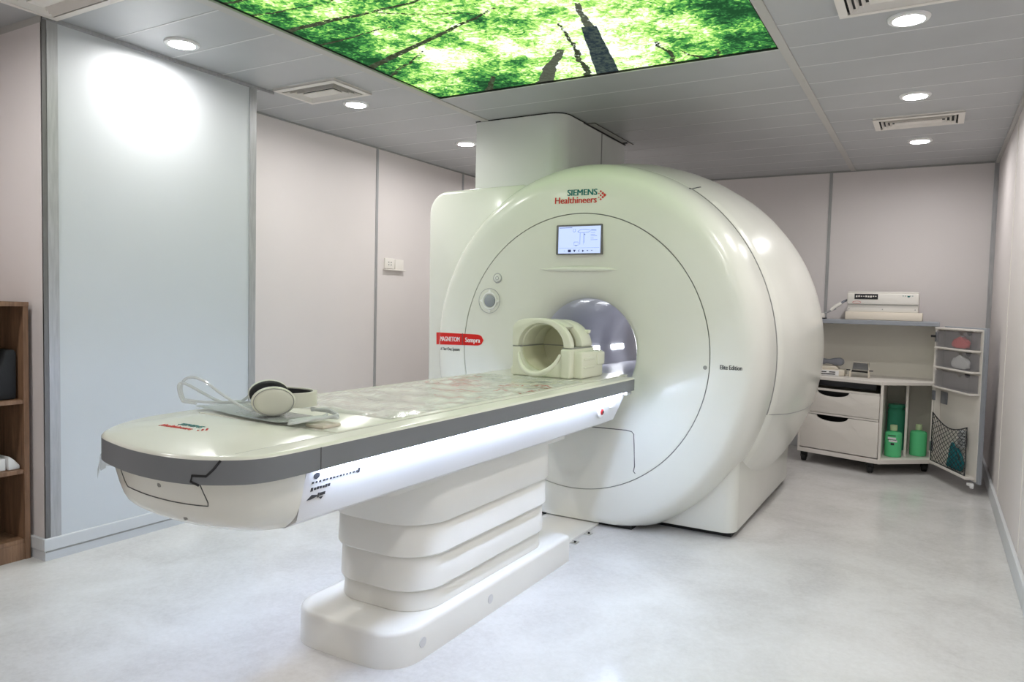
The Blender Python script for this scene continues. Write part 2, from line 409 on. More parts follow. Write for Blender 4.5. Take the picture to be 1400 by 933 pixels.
trim(k, (BX, BY1-.045, .1), (BX+.006, BY1, H), 'alu'); k += 1
trim(k, (XL, BY0-.005, H-.03), (BX, BY0, H), 'tbar'); k += 1
def skirt(name, a, b, ex):
    mb = MB(); mb.cur = 0; mb.box(a, b, bev=.004); 
    struct(name, mb, 'skirting', 0)
skirt('baseboard_left', (XL, BY1, 0), (XL+.018, YB, .10), 0)
skirt('baseboard_back', (XL+.018, YB-.018, 0), (XR-.018, YB, .10), 0)
skirt('baseboard_right', (XR-.018, YF0, 0), (XR, YB-.0, .10), 0)
mb = MB(); mb.box((BX, BY0-.018, .045), (BX+.018, BY1, .10), bev=.003); mb.box((XL+.3, BY0-.018, .045), (BX, BY0, .10), bev=.003)
mb.box((BX, BY0-.012, 0), (BX+.012, BY1, .047)); mb.box((XL+.3, BY0-.012, 0), (BX, BY0, .047)); struct('baseboard_bay', mb, 'skirting', 0)
struct('trim_%d' % k, MB().box((BX+.0121, BY0-.01, .038), (BX+.0165, BY1, .0445)), 'seamsoft', 0); k += 1

# forest light panel
t = thing('ceiling_light_panel', 'large backlit ceiling picture of green forest treetops above the scanner', 'light panel', ((HX0+HX1)/2, (HY0+HY1)/2, H))
obj('printed_sheet', MB().add([(HX0, HY0, H+.012), (HX1, HY0, H+.012), (HX1, HY1, H+.012), (HX0, HY1, H+.012)], [(0, 3, 2, 1)]), 'forest', t, 0, recalc=False)
fr = MB()
for a, b in (((HX0-.002, HY0, H), (HX0+.003, HY1, H+.02)), ((HX1-.010, HY0, H), (HX1+.002, HY1, H+.02)), ((HX0, HY0, H), (HX1, HY0+.004, H+.02)), ((HX0, HY1-.004, H), (HX1, HY1+.001, H+.02))): fr.box(a, b)
obj('frame', fr, 'dark', t, 0)

# downlights
def downlight(x, y, label):
    t = thing('downlight', label, 'ceiling light', (x, y, H), 'round recessed downlights')
    obj('bezel', MB().revolve([(.058, -.001), (.059, -.011), (.064, -.0125), (.076, -.009), (.080, -.003), (.080, .0)], (x, y, H), 40), 'lampring', t)
    obj('diffuser', MB().revolve([(.059, -.0035), (.0001, -.0035)], (x, y, H), 40, capb=True), 'lamp', t, 0)
DL = [(-3.12, 3.42, 'round downlight beside the square-cornered vent, above the left wall'),
      (-3.115, 4.62, 'round downlight on the left, next to the white duct'),
      (-3.15, 2.25, 'round downlight close to the bright wall bay at upper left'),
      (-.148, 3.415, 'largest round downlight at upper right, beside the vent cut by the photo edge'),
      (-.150, 4.625, 'round downlight at right, just in front of the slim slotted vent'),
      (-.147, 5.84, 'round downlight at right, behind the slim slotted vent, nearest the back wall'),
      (-3.12, 5.82, 'round downlight hidden behind the white duct'),
      (-3.12, 1.05, 'round downlight ahead of the left wall bay, nearest the bookshelf'),
      (-.148, 2.20, 'round downlight over the right side, outside the top edge'),
      (-.148, 1.00, 'round downlight over the right side, next to the viewpoint'),
      (-3.12, -.15, 'added round downlight at the left, unseen behind the viewpoint'), (-.148, -.20, 'added round downlight at the right, unseen behind the viewpoint')]  # last two are added, unseen, to flatten the light on scanner and table
for d in DL: downlight(*d)

# air diffusers: frame with three nested louvre rings
def vent(x0, y0, x1, y1, label):
    t = thing('air_vent', label, 'air vent', ((x0+x1)/2, (y0+y1)/2, H), 'white rectangular ceiling vents')
    def ringm(mb, i0, z0, i1, z1):
        A = [(x0+i0, y0+i0, z0), (x1-i0, y0+i0, z0), (x1-i0, y1-i0, z0), (x0+i0, y1-i0, z0)]
        B = [(x0+i1, y0+i1, z1), (x1-i1, y0+i1, z1), (x1-i1, y1-i1, z1), (x0+i1, y1-i1, z1)]
        C = [(p[0], p[1], p[2]+.003) for p in B]; D = [(p[0], p[1], p[2]+.003) for p in A]
        mb.loft([A, B, C, D, A], True, False, False)
    obj('frame', (lambda b: (ringm(b, 0, H-.014, .034, H-.017), ringm(b, .0, H-.014, .002, H-.001), b)[-1])(MB()), 'vent', t, 0)
    obj('duct_throat', MB().box((x0+.03, y0+.03, H-.0035), (x1-.03, y1-.03, H-.002)), 'dark', t, 0)
    for i in (.046, .070, .094):
        b = MB(); ringm(b, i-.002, H-.019, i+.009, H-.004); obj('louvre', b, 'vent', t, 0)
    obj('centre_plate', MB().box((x0+.118, y0+.118, H-.019), (x1-.118, y1-.118, H-.014)), 'vent', t, 0)
vent(-3.345, 2.970, -2.872, 3.280, 'rectangular ceiling vent on the left, in front of the middle left downlight')
vent(-.392, 5.068, .100, 5.368, 'rectangular ceiling vent at right between two downlights')
vent(-3.375, 1.50, -2.88, 1.80, 'rectangular ceiling vent in the upper left corner above the bay corner')
vent(-.39, 2.97, .10, 3.27, 'rectangular ceiling vent at upper right, cut by the photo edge')

# ================================================================== SCANNER
CX, CZ, Y0 = -1.695, .940, 3.63
zs = lambda r, th: 1+(.062 if math.sin(th) > 0 else .035)*min(1.1, r)**2
sc = thing('mri_scanner', 'large white rounded scanner with round bore and red badge on its front', 'mri scanner', (CX, 4.5, 0))
FP = [(.300, 3.80), (.301, 3.775), (.306, 3.752), (.318, 3.733), (.340, 3.714), (.375, 3.694), (.42, 3.676), (.48, 3.659), (.55, 3.646), (.63, 3.637), (.70, 3.6325), (.7330, 3.631)]
RP = [(.7368, 3.660), (.7368, 3.6318), (.7385, 3.630), (.80, 3.629), (.87, 3.630), (.905, 3.634), (.925, 3.642), (.940, 3.656), (.955, 3.678), (.972, 3.715), (.985, 3.76), (.993, 3.82), (.997, 3.88), (.999, 3.925), (.990, 3.927)]
BP = [(.93, 3.93), (.996, 3.932), (1.001, 3.936), (1.02, 4.02), (1.045, 4.15), (1.065, 4.3), (1.08, 4.5), (1.088, 4.7), (1.088, 4.95), (1.075, 5.15), (1.045, 5.30), (1.00, 5.38), (.92, 5.43), (.75, 5.45), (.42, 5.45), (.36, 5.44), (.32, 5.41), (.300, 5.36)]
def yf(r):
    pts = FP[3:]+RP[2:14]
    for (a, ya), (b, yb) in zip(pts, pts[1:]):
        if a <= r <= b: return ya+(yb-ya)*(r-a)/max(1e-6, b-a)
    return Y0
def front(px, py, lift=.0):                       # a point of the scanner's front face
    y = Y0
    for _ in range(4):
        p = aty(px, py, y); dx, dz = p.x-CX, p.z-CZ; th = math.atan2(dz, dx); r = math.hypot(dx, dz)
        for _ in range(3): rr = math.hypot(dx, dz/zs(rr if _ else r, th))
        y = min(yf(rr), 3.672)
    return Vector((p.x, y-lift, p.z))
obj('front_panel', MB().revolve(FP, (CX, 0, CZ), 160, 'Y', zs), 'gantry', sc)
obj('front_ring', MB().revolve(RP, (CX, 0, CZ), 160, 'Y', zs, zmin=.022), 'gantry', sc)
obj('ring_gap', MB().revolve([(.728, 3.645), (.741, 3.645)], (CX, 0, CZ), 160, 'Y', zs), 'seamsoft', sc, 0)
obj('body_cover', MB().revolve(BP, (CX, 0, CZ), 160, 'Y', zs, zmin=.03), 'gantry', sc)
obj('bore_tunnel', MB().revolve([(.302, 3.785), (.2985, 3.80), (.2985, 5.36), (.302, 5.40)], (CX, 0, CZ), 96, 'Y', zs), 'tunnel', sc)
obj('bore_floor', MB().box((CX-.25, 3.72, .765), (CX+.25, 5.42, .80)), 'tunnel', sc, 0)
for a, b in ((4.50, 4.645), (4.86, 5.09)):
    bl = MB(); n = 4
    z0, z1 = .893, .925
    q = [(CX-math.sqrt(.2975**2-((z0+(z1-z0)*i/n)-CZ)**2)+.003, z0+(z1-z0)*i/n) for i in range(n+1)]
    bl.prism(q+[(x-.004, z) for x, z in q[::-1]], 'Y', a, b); obj('bore_light', bl, 'borelight', sc, 0)
# left box beside the round body
sb = MB(); poly = [(-2.80, .03), (-1.7, .03), (-1.7, 1.90)]
poly = [(-2.775, .03), (-2.10, .03), (-2.10, 1.90), (-2.3, 1.898)] + [(-2.655+.135*math.cos(a), 1.755+.135*math.sin(a)) for a in [PI*.5+PI*.5*i/8 for i in range(9)]]
sb.prism(poly, 'Y', 3.735, 5.32, .025, 3); obj('side_cabinet', sb, 'gantry', sc)
ft = MB(); ft.prism(rrect(-2.55, 3.80, -.845, 5.40, .07), 'Z', .03, .60, .012); obj('foot', ft, 'gantry', sc)
obj('foot_gap_shade', MB().box((-2.5, 3.86, 0), (-.875, 5.36, .04)), 'dark', sc, 0)  # near-black block stands in for the shadow under the foot
obj('ring_gap_shade', MB().box((-2.05, 3.68, 0), (-1.36, 3.90, .03)), 'dark', sc, 0)  # dark fill for the shaded floor gap below the front ring
# seams
def bodyseam(name, pts, r=.0025, m='seam'): obj(name, MB().tube(pts, r, 6), m, sc)
def onring(r, y, deg): th = math.radians(deg); return (CX+r*math.cos(th), y, CZ+r*math.sin(th)*zs(r, th))
bodyseam('cover_seam', [onring(1.0008, 3.9285, d) for d in range(-16, 60, 2)], .003, 'seamsoft')
def barrel(y):
    for (a, ya), (b, yb) in zip(BP[1:], BP[2:]):
        if ya <= y <= yb: return a+(b-a)*(y-ya)/max(1e-6, yb-ya)
    return 1.0
bodyseam('side_seam', [onring(barrel(y)+.0004, y, -16-(y-3.93)*1.5) for y in np.linspace(3.932, 5.25, 16)], .0028, 'seamsoft')
bodyseam('top_seam', [onring(.999, 3.87+.06*i, 58+i*.4) for i in np.linspace(0, 1, 3)]+[onring(barrel(y)+.0004, y, 58.5) for y in np.linspace(3.95, 4.05, 4)], .0035, 'seam')
pp = [front(805, 583.5), front(830, 586), front(856, 588.5), front(863.5, 590.5), front(866.5, 594), front(867, 610), front(867.5, 638), front(866, 645), front(868.5, 648)]
bodyseam('service_door_seam', pp, .0025)
# soft ledge under the display
pa = [front(738+i*10.8, 367.5+.35*abs(i-5)*.6) for i in range(11)]
obj('display_ledge', MB().tube(pa, [.001+.016*math.sin(PI*i/10)**.7 for i in range(11)], 10), 'gantry', sc)
# display
c0, c1 = front(762.5, 307), front(824, 348.5); dw, dh = 1, 1
a, b = front(762, 349), front(824.5, 306)
sx0, sx1, sz0, sz1 = a.x, b.x, a.z, b.z; sy = min(a.y, b.y)-.004
dsp = obj('display', MB().prism(rrect(sx0, sz0, sx1, sz1, .006, 3), 'Y', sy, sy+.02), 'aludark', sc, 0)
ix0, ix1, iz0, iz1 = sx0+.014, sx1-.010, sz0+.007, sz1-.010
LOC[dsp.name] = LOC[sc.name]
obj('screen', MB().box((ix0, sy-.0012, iz0), (ix1, sy+.002, iz1)), 'screen', dsp, 0)
gr = MB(); W_, H_ = ix1-ix0, iz1-iz0
def gl(pts, r=.0011): gr.tube([(ix0+u*W_, sy-.0016, iz1-v*H_) for u, v in pts], r, 4)
def gb(u0, v0, u1, v1): gr.box((ix0+u0*W_, sy-.0026, iz1-v1*H_), (ix0+u1*W_, sy-.001, iz1-v0*H_))
gl([(.38+.03*math.cos(t_), .15+.06*math.sin(t_)) for t_ in np.linspace(-1.2, 4.4, 10)]); gl([(.46, .2), (.52, .13), (.62, .11), (.72, .13), (.78, .17), (.72, .22), (.6, .24), (.5, .23), (.46, .2)])
gl([(.52, .25), (.52, .68)]); gl([(.62, .25), (.62, .62)]); gl([(.60, .26), (.60, .68)], .0006); gl([(.38, .58), (.38, .70), (.48, .70), (.48, .58), (.38, .58)]); gl([(0.02, .80), (.98, .80)], .0006); gl([(.78, .15), (.9, .16)], .002)
for v_ in (.24, .31, .37, .45, .51): gl([(.77, v_), (.88+.05*math.sin(v_*40), v_)], .0009)
obj('screen_diagram', gr, 'screeninkblue', dsp, 0)
def icon(fn):
    global gr
    gr = MB(); fn(); obj('screen_icon', gr, 'screenink', dsp, 0)
def ipoly(p): gr.prism([(ix0+u*W_, iz1-v*H_) for u, v in p], 'Y', sy-.0026, sy-.001)
icon(lambda: gl([(.02, .045), (.33, .045)], .0013)); icon(lambda: gb(.24, .86, .31, .96))
icon(lambda: ipoly([(.36, .87), (.43, .87), (.41, .91), (.405, .95), (.385, .95), (.38, .91)]))
icon(lambda: ipoly([(.58, .87), (.63, .91), (.58, .96)]))
icon(lambda: gl([(.515, .87), (.48, .91), (.515, .95)], .0015)); icon(lambda: gl([(.62, .3), (.64, .31)], .0025)); icon(lambda: gl([(.42, .71), (.44, .72)], .0025))
icon(lambda: gb(.14, .90, .17, .91)); icon(lambda: gb(.69, .89, .72, .92)); icon(lambda: gb(.79, .89, .82, .91))
# lettering
def face_y(x, z):
    dx, dz = x-CX, z-CZ; th = math.atan2(dz, dx); rr = math.hypot(dx, dz)
    for _ in range(4): rr = math.hypot(dx, dz/zs(rr, th))
    return min(yf(rr), 3.672)
def sign(name, body, p0, p1, size, m, bold=0, sh=0, par=None, lift=.0006, squash=1):
    """text whose box spans the two face points p0 (left) and p1 (right)"""
    A, B = front(*p0), front(*p1); c = (A+B)/2; c.y -= lift
    xd = (B-A); L = xd.length; xd.y = 0
    cu = bpy.data.curves.new('t', 'FONT'); cu.body = body; cu.size = size; to = bpy.data.objects.new('t', cu); COL.objects.link(to)
    bpy.context.view_layer.update(); wd = to.dimensions.x; bpy.data.objects.remove(to); bpy.data.curves.remove(cu)
    mt = facing(c, xd, (0, 0, 1)) @ Matrix.Diagonal((L/wd, 1, 1, 1))
    y0 = c.y
    return text(name, body, size, mt, m, par or sc, bold, 1, sh, conform=lambda q: Vector((q.x, face_y(q.x, q.z)-lift+(q.y-y0), q.z)))
sign('maker_lettering', 'SIEMENS', (776, 264.4), (816.5, 262.8), .047, 'teal', .0016)
sign('maker_lettering', 'Healthineers', (759, 275.3), (815.5, 273.1), .050, 'redink', .0014)
db = MB()
for px, py, r in ((821.5, 261.8, .006), (824.2, 264.2, .0075), (826.8, 266.8, .009), (824.2, 269.6, .0075), (821.3, 272.6, .006), (821.4, 267.2, .0055), (818.9, 264.6, .004), (818.8, 270, .004)):
    p = front(px, py, .0005); db.box((p.x-r*.75, p.y-.001, p.z-r*.75), (p.x+r*.75, p.y, p.z+r*.75), Matrix.Translation(p) @ Matrix.Rotation(PI/4, 4, 'Y') @ Matrix.Translation(-p))
obj('maker_dots', db, 'redink', sc, 0)
sign('edition_lettering', 'Elite Edition', (984.5, 502.6), (1014.5, 504.2), .032, 'ink', .0008)
# red badge, following the face
bt, bb = [], []
N = 26
for i in range(N+1):
    f_ = i/N; px = 597+f_*64; 
    yt, yb_ = 454.6+3.4*f_, 471.0+2.0*f_
    if f_ > .86:
        q = (f_-.86)/.14; cyy = (yt+yb_)/2; hh = (yb_-yt)/2*math.sqrt(max(0, 1-q*q)); yt, yb_ = cyy-hh, cyy+hh
    bt.append(front(px, yt, .0025)); bb.append(front(px, yb_, .0025))
bm_ = MB(); n = len(bt); mids = []
bm_.add([*bt, *bb, *[p+Vector((0, .004, 0)) for p in bt], *[p+Vector((0, .004, 0)) for p in bb]], [(i, i+1, n+i+1, n+i) for i in range(n-1)]+[(2*n+i, 2*n+i+1, i+1, i) for i in range(n-1)]+[(n+i, n+i+1, 3*n+i+1, 3*n+i) for i in range(n-1)])
bdg = obj('model_badge', bm_, 'red', sc, 50, recalc=True); LOC[bdg.name] = LOC[sc.name]
sign('badge_lettering', 'MAGNETOM', (602.5, 463.6), (628.5, 464.6), .040, 'whiteink', .0010, par=bdg, lift=.0032)
sign('badge_lettering', 'Sempra', (636.5, 465.2), (656.5, 466), .040, 'whiteink', .0010, par=bdg, lift=.0032)
bodyseam('badge_split', [front(632.6, 455.8, .003), front(632.5, 464, .003), front(632.6, 472.3, .003)], .0018, 'seam')
sign('system_lettering', 'A Tim+Dot System', (602.5, 477), (628.5, 478.2), .026, 'ink', .0004)
# controls
def ringtube(c, r, rt, nseg=40, mb=None):
    mb = mb or MB(); mb.tube([(c.x+r*math.cos(2*PI*i/nseg), c.y, c.z+r*math.sin(2*PI*i/nseg)) for i in range(nseg)], rt, 8, True); return mb
p = front(669.5, 411.5)
dial = obj('control_dial', MB().revolve([(.0001, p.y-.008), (.030, p.y-.008), (.036, p.y-.004), (.036, p.y+.004)], (p.x, 0, p.z), 32, 'Y', capa=True), 'edgegrey', sc); LOC[dial.name] = LOC[sc.name]
rm = MB(); ringtube(Vector((p.x, p.y-.002, p.z)), .046, .0055, 40, rm); obj('dial_ring', rm, 'lampring', dial)
for k4 in range(4):
    rm = MB()
    th = PI/2*k4; cx_, cz_ = p.x+.058*math.cos(th), p.z+.058*math.sin(th)
    rm.prism([(cx_+.011*math.cos(th+a_), cz_+.011*math.sin(th+a_)) for a_ in (0, 2.2, -2.2)], 'Y', p.y-.004, p.y+.002)
    obj('dial_arrow', rm, 'whiteink', dial, 0)
rm = MB(); ringtube(Vector((p.x, p.y-.0035, p.z)), .072, .0018, 40, rm); obj('dial_outline', rm, 'alu', dial)
p = front(680.3, 380.5)
bt_ = obj('round_button', MB().revolve([(.0001, p.y-.006), (.017, p.y-.006), (.021, p.y-.002), (.021, p.y+.003)], (p.x, 0, p.z), 32, 'Y', capa=True), 'lampring', sc); LOC[bt_.name] = LOC[sc.name]
rm = MB(); ringtube(Vector((p.x, p.y-.0005, p.z)), .027, .0025, 32, rm); obj('button_ring', rm, 'alu', bt_)
rm = MB(); ringtube(Vector((p.x, p.y-.0062, p.z)), .010, .0016, 24, rm); obj('button_symbol', rm, 'alu', bt_)
p = front(964, 503); obj('service_plug', MB().revolve([(.0001, p.y-.002), (.010, p.y-.002), (.011, p.y+.002)], (p.x, 0, p.z), 20, 'Y', capa=True), 'seamsoft', sc)
# duct from scanner to ceiling
dx0, dx1, dy0 = -2.685, -2.045, 4.105
r_ = .10
pl = [(dx0, dy0), (dx1-r_, dy0)]+[(dx1-r_+r_*math.sin(a), dy0+r_-r_*math.cos(a)) for a in [PI/2*i/8 for i in range(1, 9)]]+[(dx1, 4.70), (dx0, 4.70)]
du = obj('ceiling_duct', MB().prism(pl, 'Z', 1.895, H-.006), 'duct', sc); LOC[du.name] = LOC[sc.name]; du['label'] = 'white boxed duct rising from the scanner top to the ceiling'
obj('rear_casing', MB().box((dx0+.004, 4.706, 1.895), (dx1-.004, 5.14, H-.006)), 'duct', du, 0)
obj('ceiling_gap', MB().prism([(x-.004 if x < -2.5 else x+.004, y-.006 if y < 4.3 else y) for x, y in pl], 'Z', H-.006, H-.0005), 'dark', du, 0)
obj('casing_joint', MB().box((dx1-.02, 4.698, 1.9), (dx1+.003, 4.708, H-.007)), 'seamsoft', du, 0)
tr = MB(); tr.box((-2.042, 4.44, H-.004), (-1.984, 5.15, H-.0005)); tr.cur = 1; tr.box((-2.045, 4.40, H-.010), (-2.036, 5.13, H-.0035)); tr.box((-1.988, 4.44, H-.0055), (-1.982, 5.15, H-.0035)); tr.box((-2.04, 4.44, H-.0055), (-1.984, 4.447, H-.0035))
tr.box((-2.036, 5.06, H-.010), (-2.00, 5.075, H-.0035))
struct('trim_%d' % k, tr, ['tbar', 'dark'], 0); k += 1

# ================================================================== PATIENT TABLE
TB = thing('patient_table', 'long white patient table with grey edge band and glowing side strip on a stepped pedestal', 'patient table', (-1.69, 2.4, 0))
ZT = .828
nose = [(-1.325, 1.42), (-1.325, 1.31), (-1.330, 1.20), (-1.350, 1.142), (-1.392, 1.100), (-1.451, 1.066), (-1.52, 1.050), (-1.586, 1.046), (-1.66, 1.050), (-1.735, 1.062), (-1.83, 1.085), (-1.890, 1.112), (-1.940, 1.155), (-1.992, 1.218), (-2.032, 1.29), (-2.055, 1.37), (-2.065, 1.47)]
nz = [(p.x, p.y) for p in spline([(x, y, 0) for x, y in nose], 5)]
YE = 3.56
outline = [(-1.325, YE)]+nz+[(-2.065, YE)]
def inset(pts, d, closed=False):
    out = []; n = len(pts)
    for i in range(n):
        a = Vector(pts[max(i-1, 0)]); b = Vector(pts[min(i+1, n-1)]); t_ = (b-a).normalized()
        out.append((pts[i][0]+t_.y*d, pts[i][1]-t_.x*d))          # left outline runs with the inside on its left
    return out
# check side: first segment runs -y, inside is -x
if inset(outline, .01)[0][0] > outline[0][0]: _in = inset; inset = lambda p, d: _in(p, -d)
def ribbon(mb, path, d0, d1, z0, z1):
    A, B = inset(path, d0), inset(path, d1)
    mb.loft([[(*p, z0) for p in A], [(*p, z1) for p in A], [(*p, z1) for p in B], [(*p, z0) for p in B], [(*p, z0) for p in A]], False, False, False)
b = MB(); ribbon(b, outline, 0, .02, .769, .8265); b.add([(-1.325, YE, .769), (-1.345, YE, .769), (-1.345, YE, .8265), (-1.325, YE, .8265)], [(0, 1, 2, 3)]); obj('edge_band', b, 'band', TB)
b = MB(); o1 = inset(outline, .0); o2 = inset(outline, .0035); o3 = inset(outline, .012)
b.loft([[(*p, .822) for p in inset(outline, .003)], [(*p, ZT-.001) for p in o1], [(*p, ZT+.004) for p in o2], [(*p, ZT+.0065) for p in o3]], True, True, True)
obj('rail_cover', b, 'cream', TB)
# sliding tabletop with domed nose cap
TX0, TX1 = -1.985, -1.402
b = MB(); b.box((TX0, 1.475, ZT), (TX1, 3.66, ZT+.0105), bev=.003); obj('tabletop', b, 'cream', TB)
capo = [(TX1, 1.474), (TX1, 1.40), (-1.398, 1.16)]+[p for p in inset(nz, .010) if p[0] < -1.398 and p[0] > TX0 and p[1] < 1.3]+[(TX0, 1.40), (TX0, 1.474)]
cc = (-1.69, 1.27); b = MB(); rings = []
for s_ in (1, .985, .95, .88, .78, .65, .5, .33, .16, .02):
    h = .024*(1-s_**2.6)
    rings.append([(cc[0]+(x-cc[0])*s_, cc[1]+(y-cc[1])*s_, ZT+.006+h) for x, y in capo])
b.loft(rings, True, False, True); cap = obj('nose_cap', b, 'cream', TB); LOC[cap.name] = LOC[TB.name]
def capz(x, y):
    best = ZT+.02
    dx_, dy_ = x-cc[0], y-cc[1]
    s_ = max(abs(dx_)/.29, abs(dy_)/.205); return ZT+.006+.024*(1-min(1, s_)**2.6)
from mathutils.bvhtree import BVHTree
CAPB = BVHTree.FromPolygons([Vector(p) for p in b.v], b.f)
def capsurf(x, y):
    h_ = CAPB.ray_cast(Vector((x, y, 1.2)), Vector((0, 0, -1))); return h_[0].z if h_[0] else capz(x, y)
def capsign(body, cx_, cy_, w, size, m):
    mt = Matrix.Translation((cx_, cy_, .9)) @ Matrix.Diagonal((w, 1, 1, 1))
    text('maker_lettering', body, size, mt, m, cap, .0003, 1.05, depth=.0006, conform=lambda q: Vector((q.x, q.y, capsurf(q.x, q.y)+.0006+(q.z-.9))))
capsign('SIEMENS', -1.690, 1.235, .88, .027, 'teal'); capsign('Healthineers', -1.708, 1.204, .88, .027, 'redink')
db = MB()
for i, j in ((0, 0), (1, 1), (2, 0), (1, -1), (0, 2), (0, -2)):
    x, y = -1.620+.007*i, 1.218+.007*j; z = capsurf(x, y)+.0006; db.box((x-.002, y-.002, z-.0005), (x+.002, y+.002, z+.0008))
obj('maker_dots', db, 'redink', cap, 0)
# side frame and nose shell
sec = [(-1.350, .770), (-1.384, .630), (-1.430, .606), (-1.96, .606), (-2.006, .630), (-2.040, .770)]
b = MB(); b.loft([[(x, 1.315, z) for x, z in sec], [(x, 3.43+max(0, z-.648)*.75, z) for x, z in sec]]); obj('side_frame', b, 'whiteside', TB, 20)
# nose shell rings from under the band to the belly
belly = [(-1.420, 1.31), (-1.426, 1.295), (-1.432, 1.283), (-1.450, 1.258), (-1.488, 1.229), (-1.544, 1.212), (-1.60, 1.205), (-1.652, 1.202), (-1.71, 1.203), (-1.768, 1.207), (-1.84, 1.216), (-1.896, 1.229), (-1.94, 1.243), (-1.97, 1.258), (-1.978, 1.275), (-1.972, 1.295), (-1.97, 1.31)]
def resamp(pts, n):
    P = np.array(pts, float); d = np.r_[0, np.cumsum(np.hypot(*np.diff(P, axis=0).T))]; t_ = np.linspace(0, d[-1], n)
    return np.c_[np.interp(t_, d, P[:, 0]), np.interp(t_, d, P[:, 1])]
topn = [(-1.350, 1.316)]+[p for p in inset(nz, .025) if p[1] < 1.305]+[(-2.040, 1.316)]
Tn, Bn = resamp(topn, 64), resamp(belly, 64)
b = MB(); rings = []
for z, k_ in ((.770, 0), (.74, .08), (.70, .20), (.67, .32), (.65, .44), (.635, .60), (.624, .78), (.616, .93), (.6125, 1.0)):
    Q = Tn*(1-k_)+Bn*k_; rings.append([(x, y, z) for x, y in Q])
b.loft(rings, True, True, True); nsh = obj('nose_shell', b, 'cream', TB, 50); LOC[nsh.name] = LOC[TB.name]
def shell(fr_, z):
    ks = [(.770, 0), (.74, .08), (.70, .20), (.67, .32), (.65, .44), (.635, .60), (.624, .78), (.616, .93), (.6125, 1.0)]
    k_ = 0
    for (za, ka), (zb, kb) in zip(ks, ks[1:]):
        if zb <= z <= za: k_ = ka+(kb-ka)*(za-z)/(za-zb)
    i = fr_*63; i0 = int(i); f_ = i-i0; T_ = Tn[i0]*(1-f_)+Tn[min(63, i0+1)]*f_; B_ = Bn[i0]*(1-f_)+Bn[min(63, i0+1)]*f_
    q = T_*(1-k_)+B_*k_; return (q[0], q[1]-.0005, z)
obj('drawer_seam', MB().tube([shell(f_, .765-(f_-.26)*0-.0) for f_ in ()] or ([shell(.290, .765), shell(.272, .715)]+[shell(f_, .705) for f_ in np.linspace(.272, .63, 14)]+[shell(.64, .72), shell(.645, .765)]), .0015, 6), 'seam', nsh)
for f_, z in ((.36, .66), (.43, .745)):
    p = shell(f_, z); obj('cover_screw', MB().revolve([(.0001, p[1]-.001), (.006, p[1]-.0008), (.006, p[1]+.004)], (p[0], 0, p[2]), 16, 'Y', capa=True), 'seamsoft', nsh)
# dark latch split in the band near the front corner
def bandpt(f_, z, off=-.001):
    P = inset(nz, off); i = f_*(len(P)-1); i0 = int(i); q = i-i0; a_, b_ = P[i0], P[min(len(P)-1, i0+1)]; return (a_[0]*(1-q)+b_[0]*q, a_[1]*(1-q)+b_[1]*q, z)
obj('band_latch', MB().tube([bandpt(.255, .8265), bandpt(.27, .806), bandpt(.285, .79), bandpt(.315, .79), bandpt(.318, .776), bandpt(.30, .768)], .003, 6), 'dark', TB)
obj('tabletop_seam', MB().tube([(TX1+.002, 1.14, ZT+.0052), (TX1+.002, 1.40, ZT+.0056), (TX1+.002, 3.50, ZT+.0058)], .0016, 6), 'seamsoft', TB)
obj('band_joint', MB().tube([(-1.3245, 1.34, .8275), (-1.3245, 1.34, .768)], .0015, 4), 'seam', TB)
obj('frame_joint', MB().tube([(-1.351, 1.316, .766), (-1.383, 1.314, .635)], .0015, 4), 'seamsoft', TB)
# clear ragged film hanging at the left of the nose
b = MB(); q = [bandpt(f_, .775, -.003) for f_ in np.linspace(.66, .84, 12)]; lo = [(x+random.uniform(-.004, .004), y-.004+random.uniform(-.004, .004), .745-.030*abs(math.sin(i*1.7))) for i, (x, y, z) in enumerate(q)]
b.loft([q, lo], False, False, False); obj('loose_film', b, 'clear', TB)
# light strips under the band
for sgn, xx in ((1, -1.345), (-1, -2.045)):
    b = MB(); xa, xb = sorted((xx-sgn*.006, xx+sgn*.013)); b.box((xa, 1.36, .7605), (xb, 3.47, .7688), bev=.002); obj('light_strip', b, 'strip', TB, 0)
# emergency button and switch at far end of the side frame
p = Vector((-1.3665, 3.22, .694))
eb = obj('emergency_button', MB().revolve([(.030, 0), (.030, .006), (.024, .010)], (p.x-.002, p.y, p.z), 28, 'X', capb=True), 'whiteink', TB); LOC[eb.name] = LOC[TB.name]; eb['label'] = 'round emergency button with red centre'
obj('button_head', MB().revolve([(.015, .008), (.015, .014), (.011, .017), (.0001, .018)], (p.x-.002, p.y, p.z), 28, 'X'), 'darkred', eb)
obj('button_hub', MB().revolve([(.006, .017), (.006, .0195), (.0001, .020)], (p.x-.002, p.y, p.z), 20, 'X'), 'dark', eb)
obj('socket_cap', MB().box((-1.372, 3.33, .70), (-1.350, 3.375, .745), bev=.004), 'lampring', TB)
obj('end_catch', MB().box((-1.36, 3.47, .752), (-1.328, 3.53, .768), bev=.003), 'alu', TB)
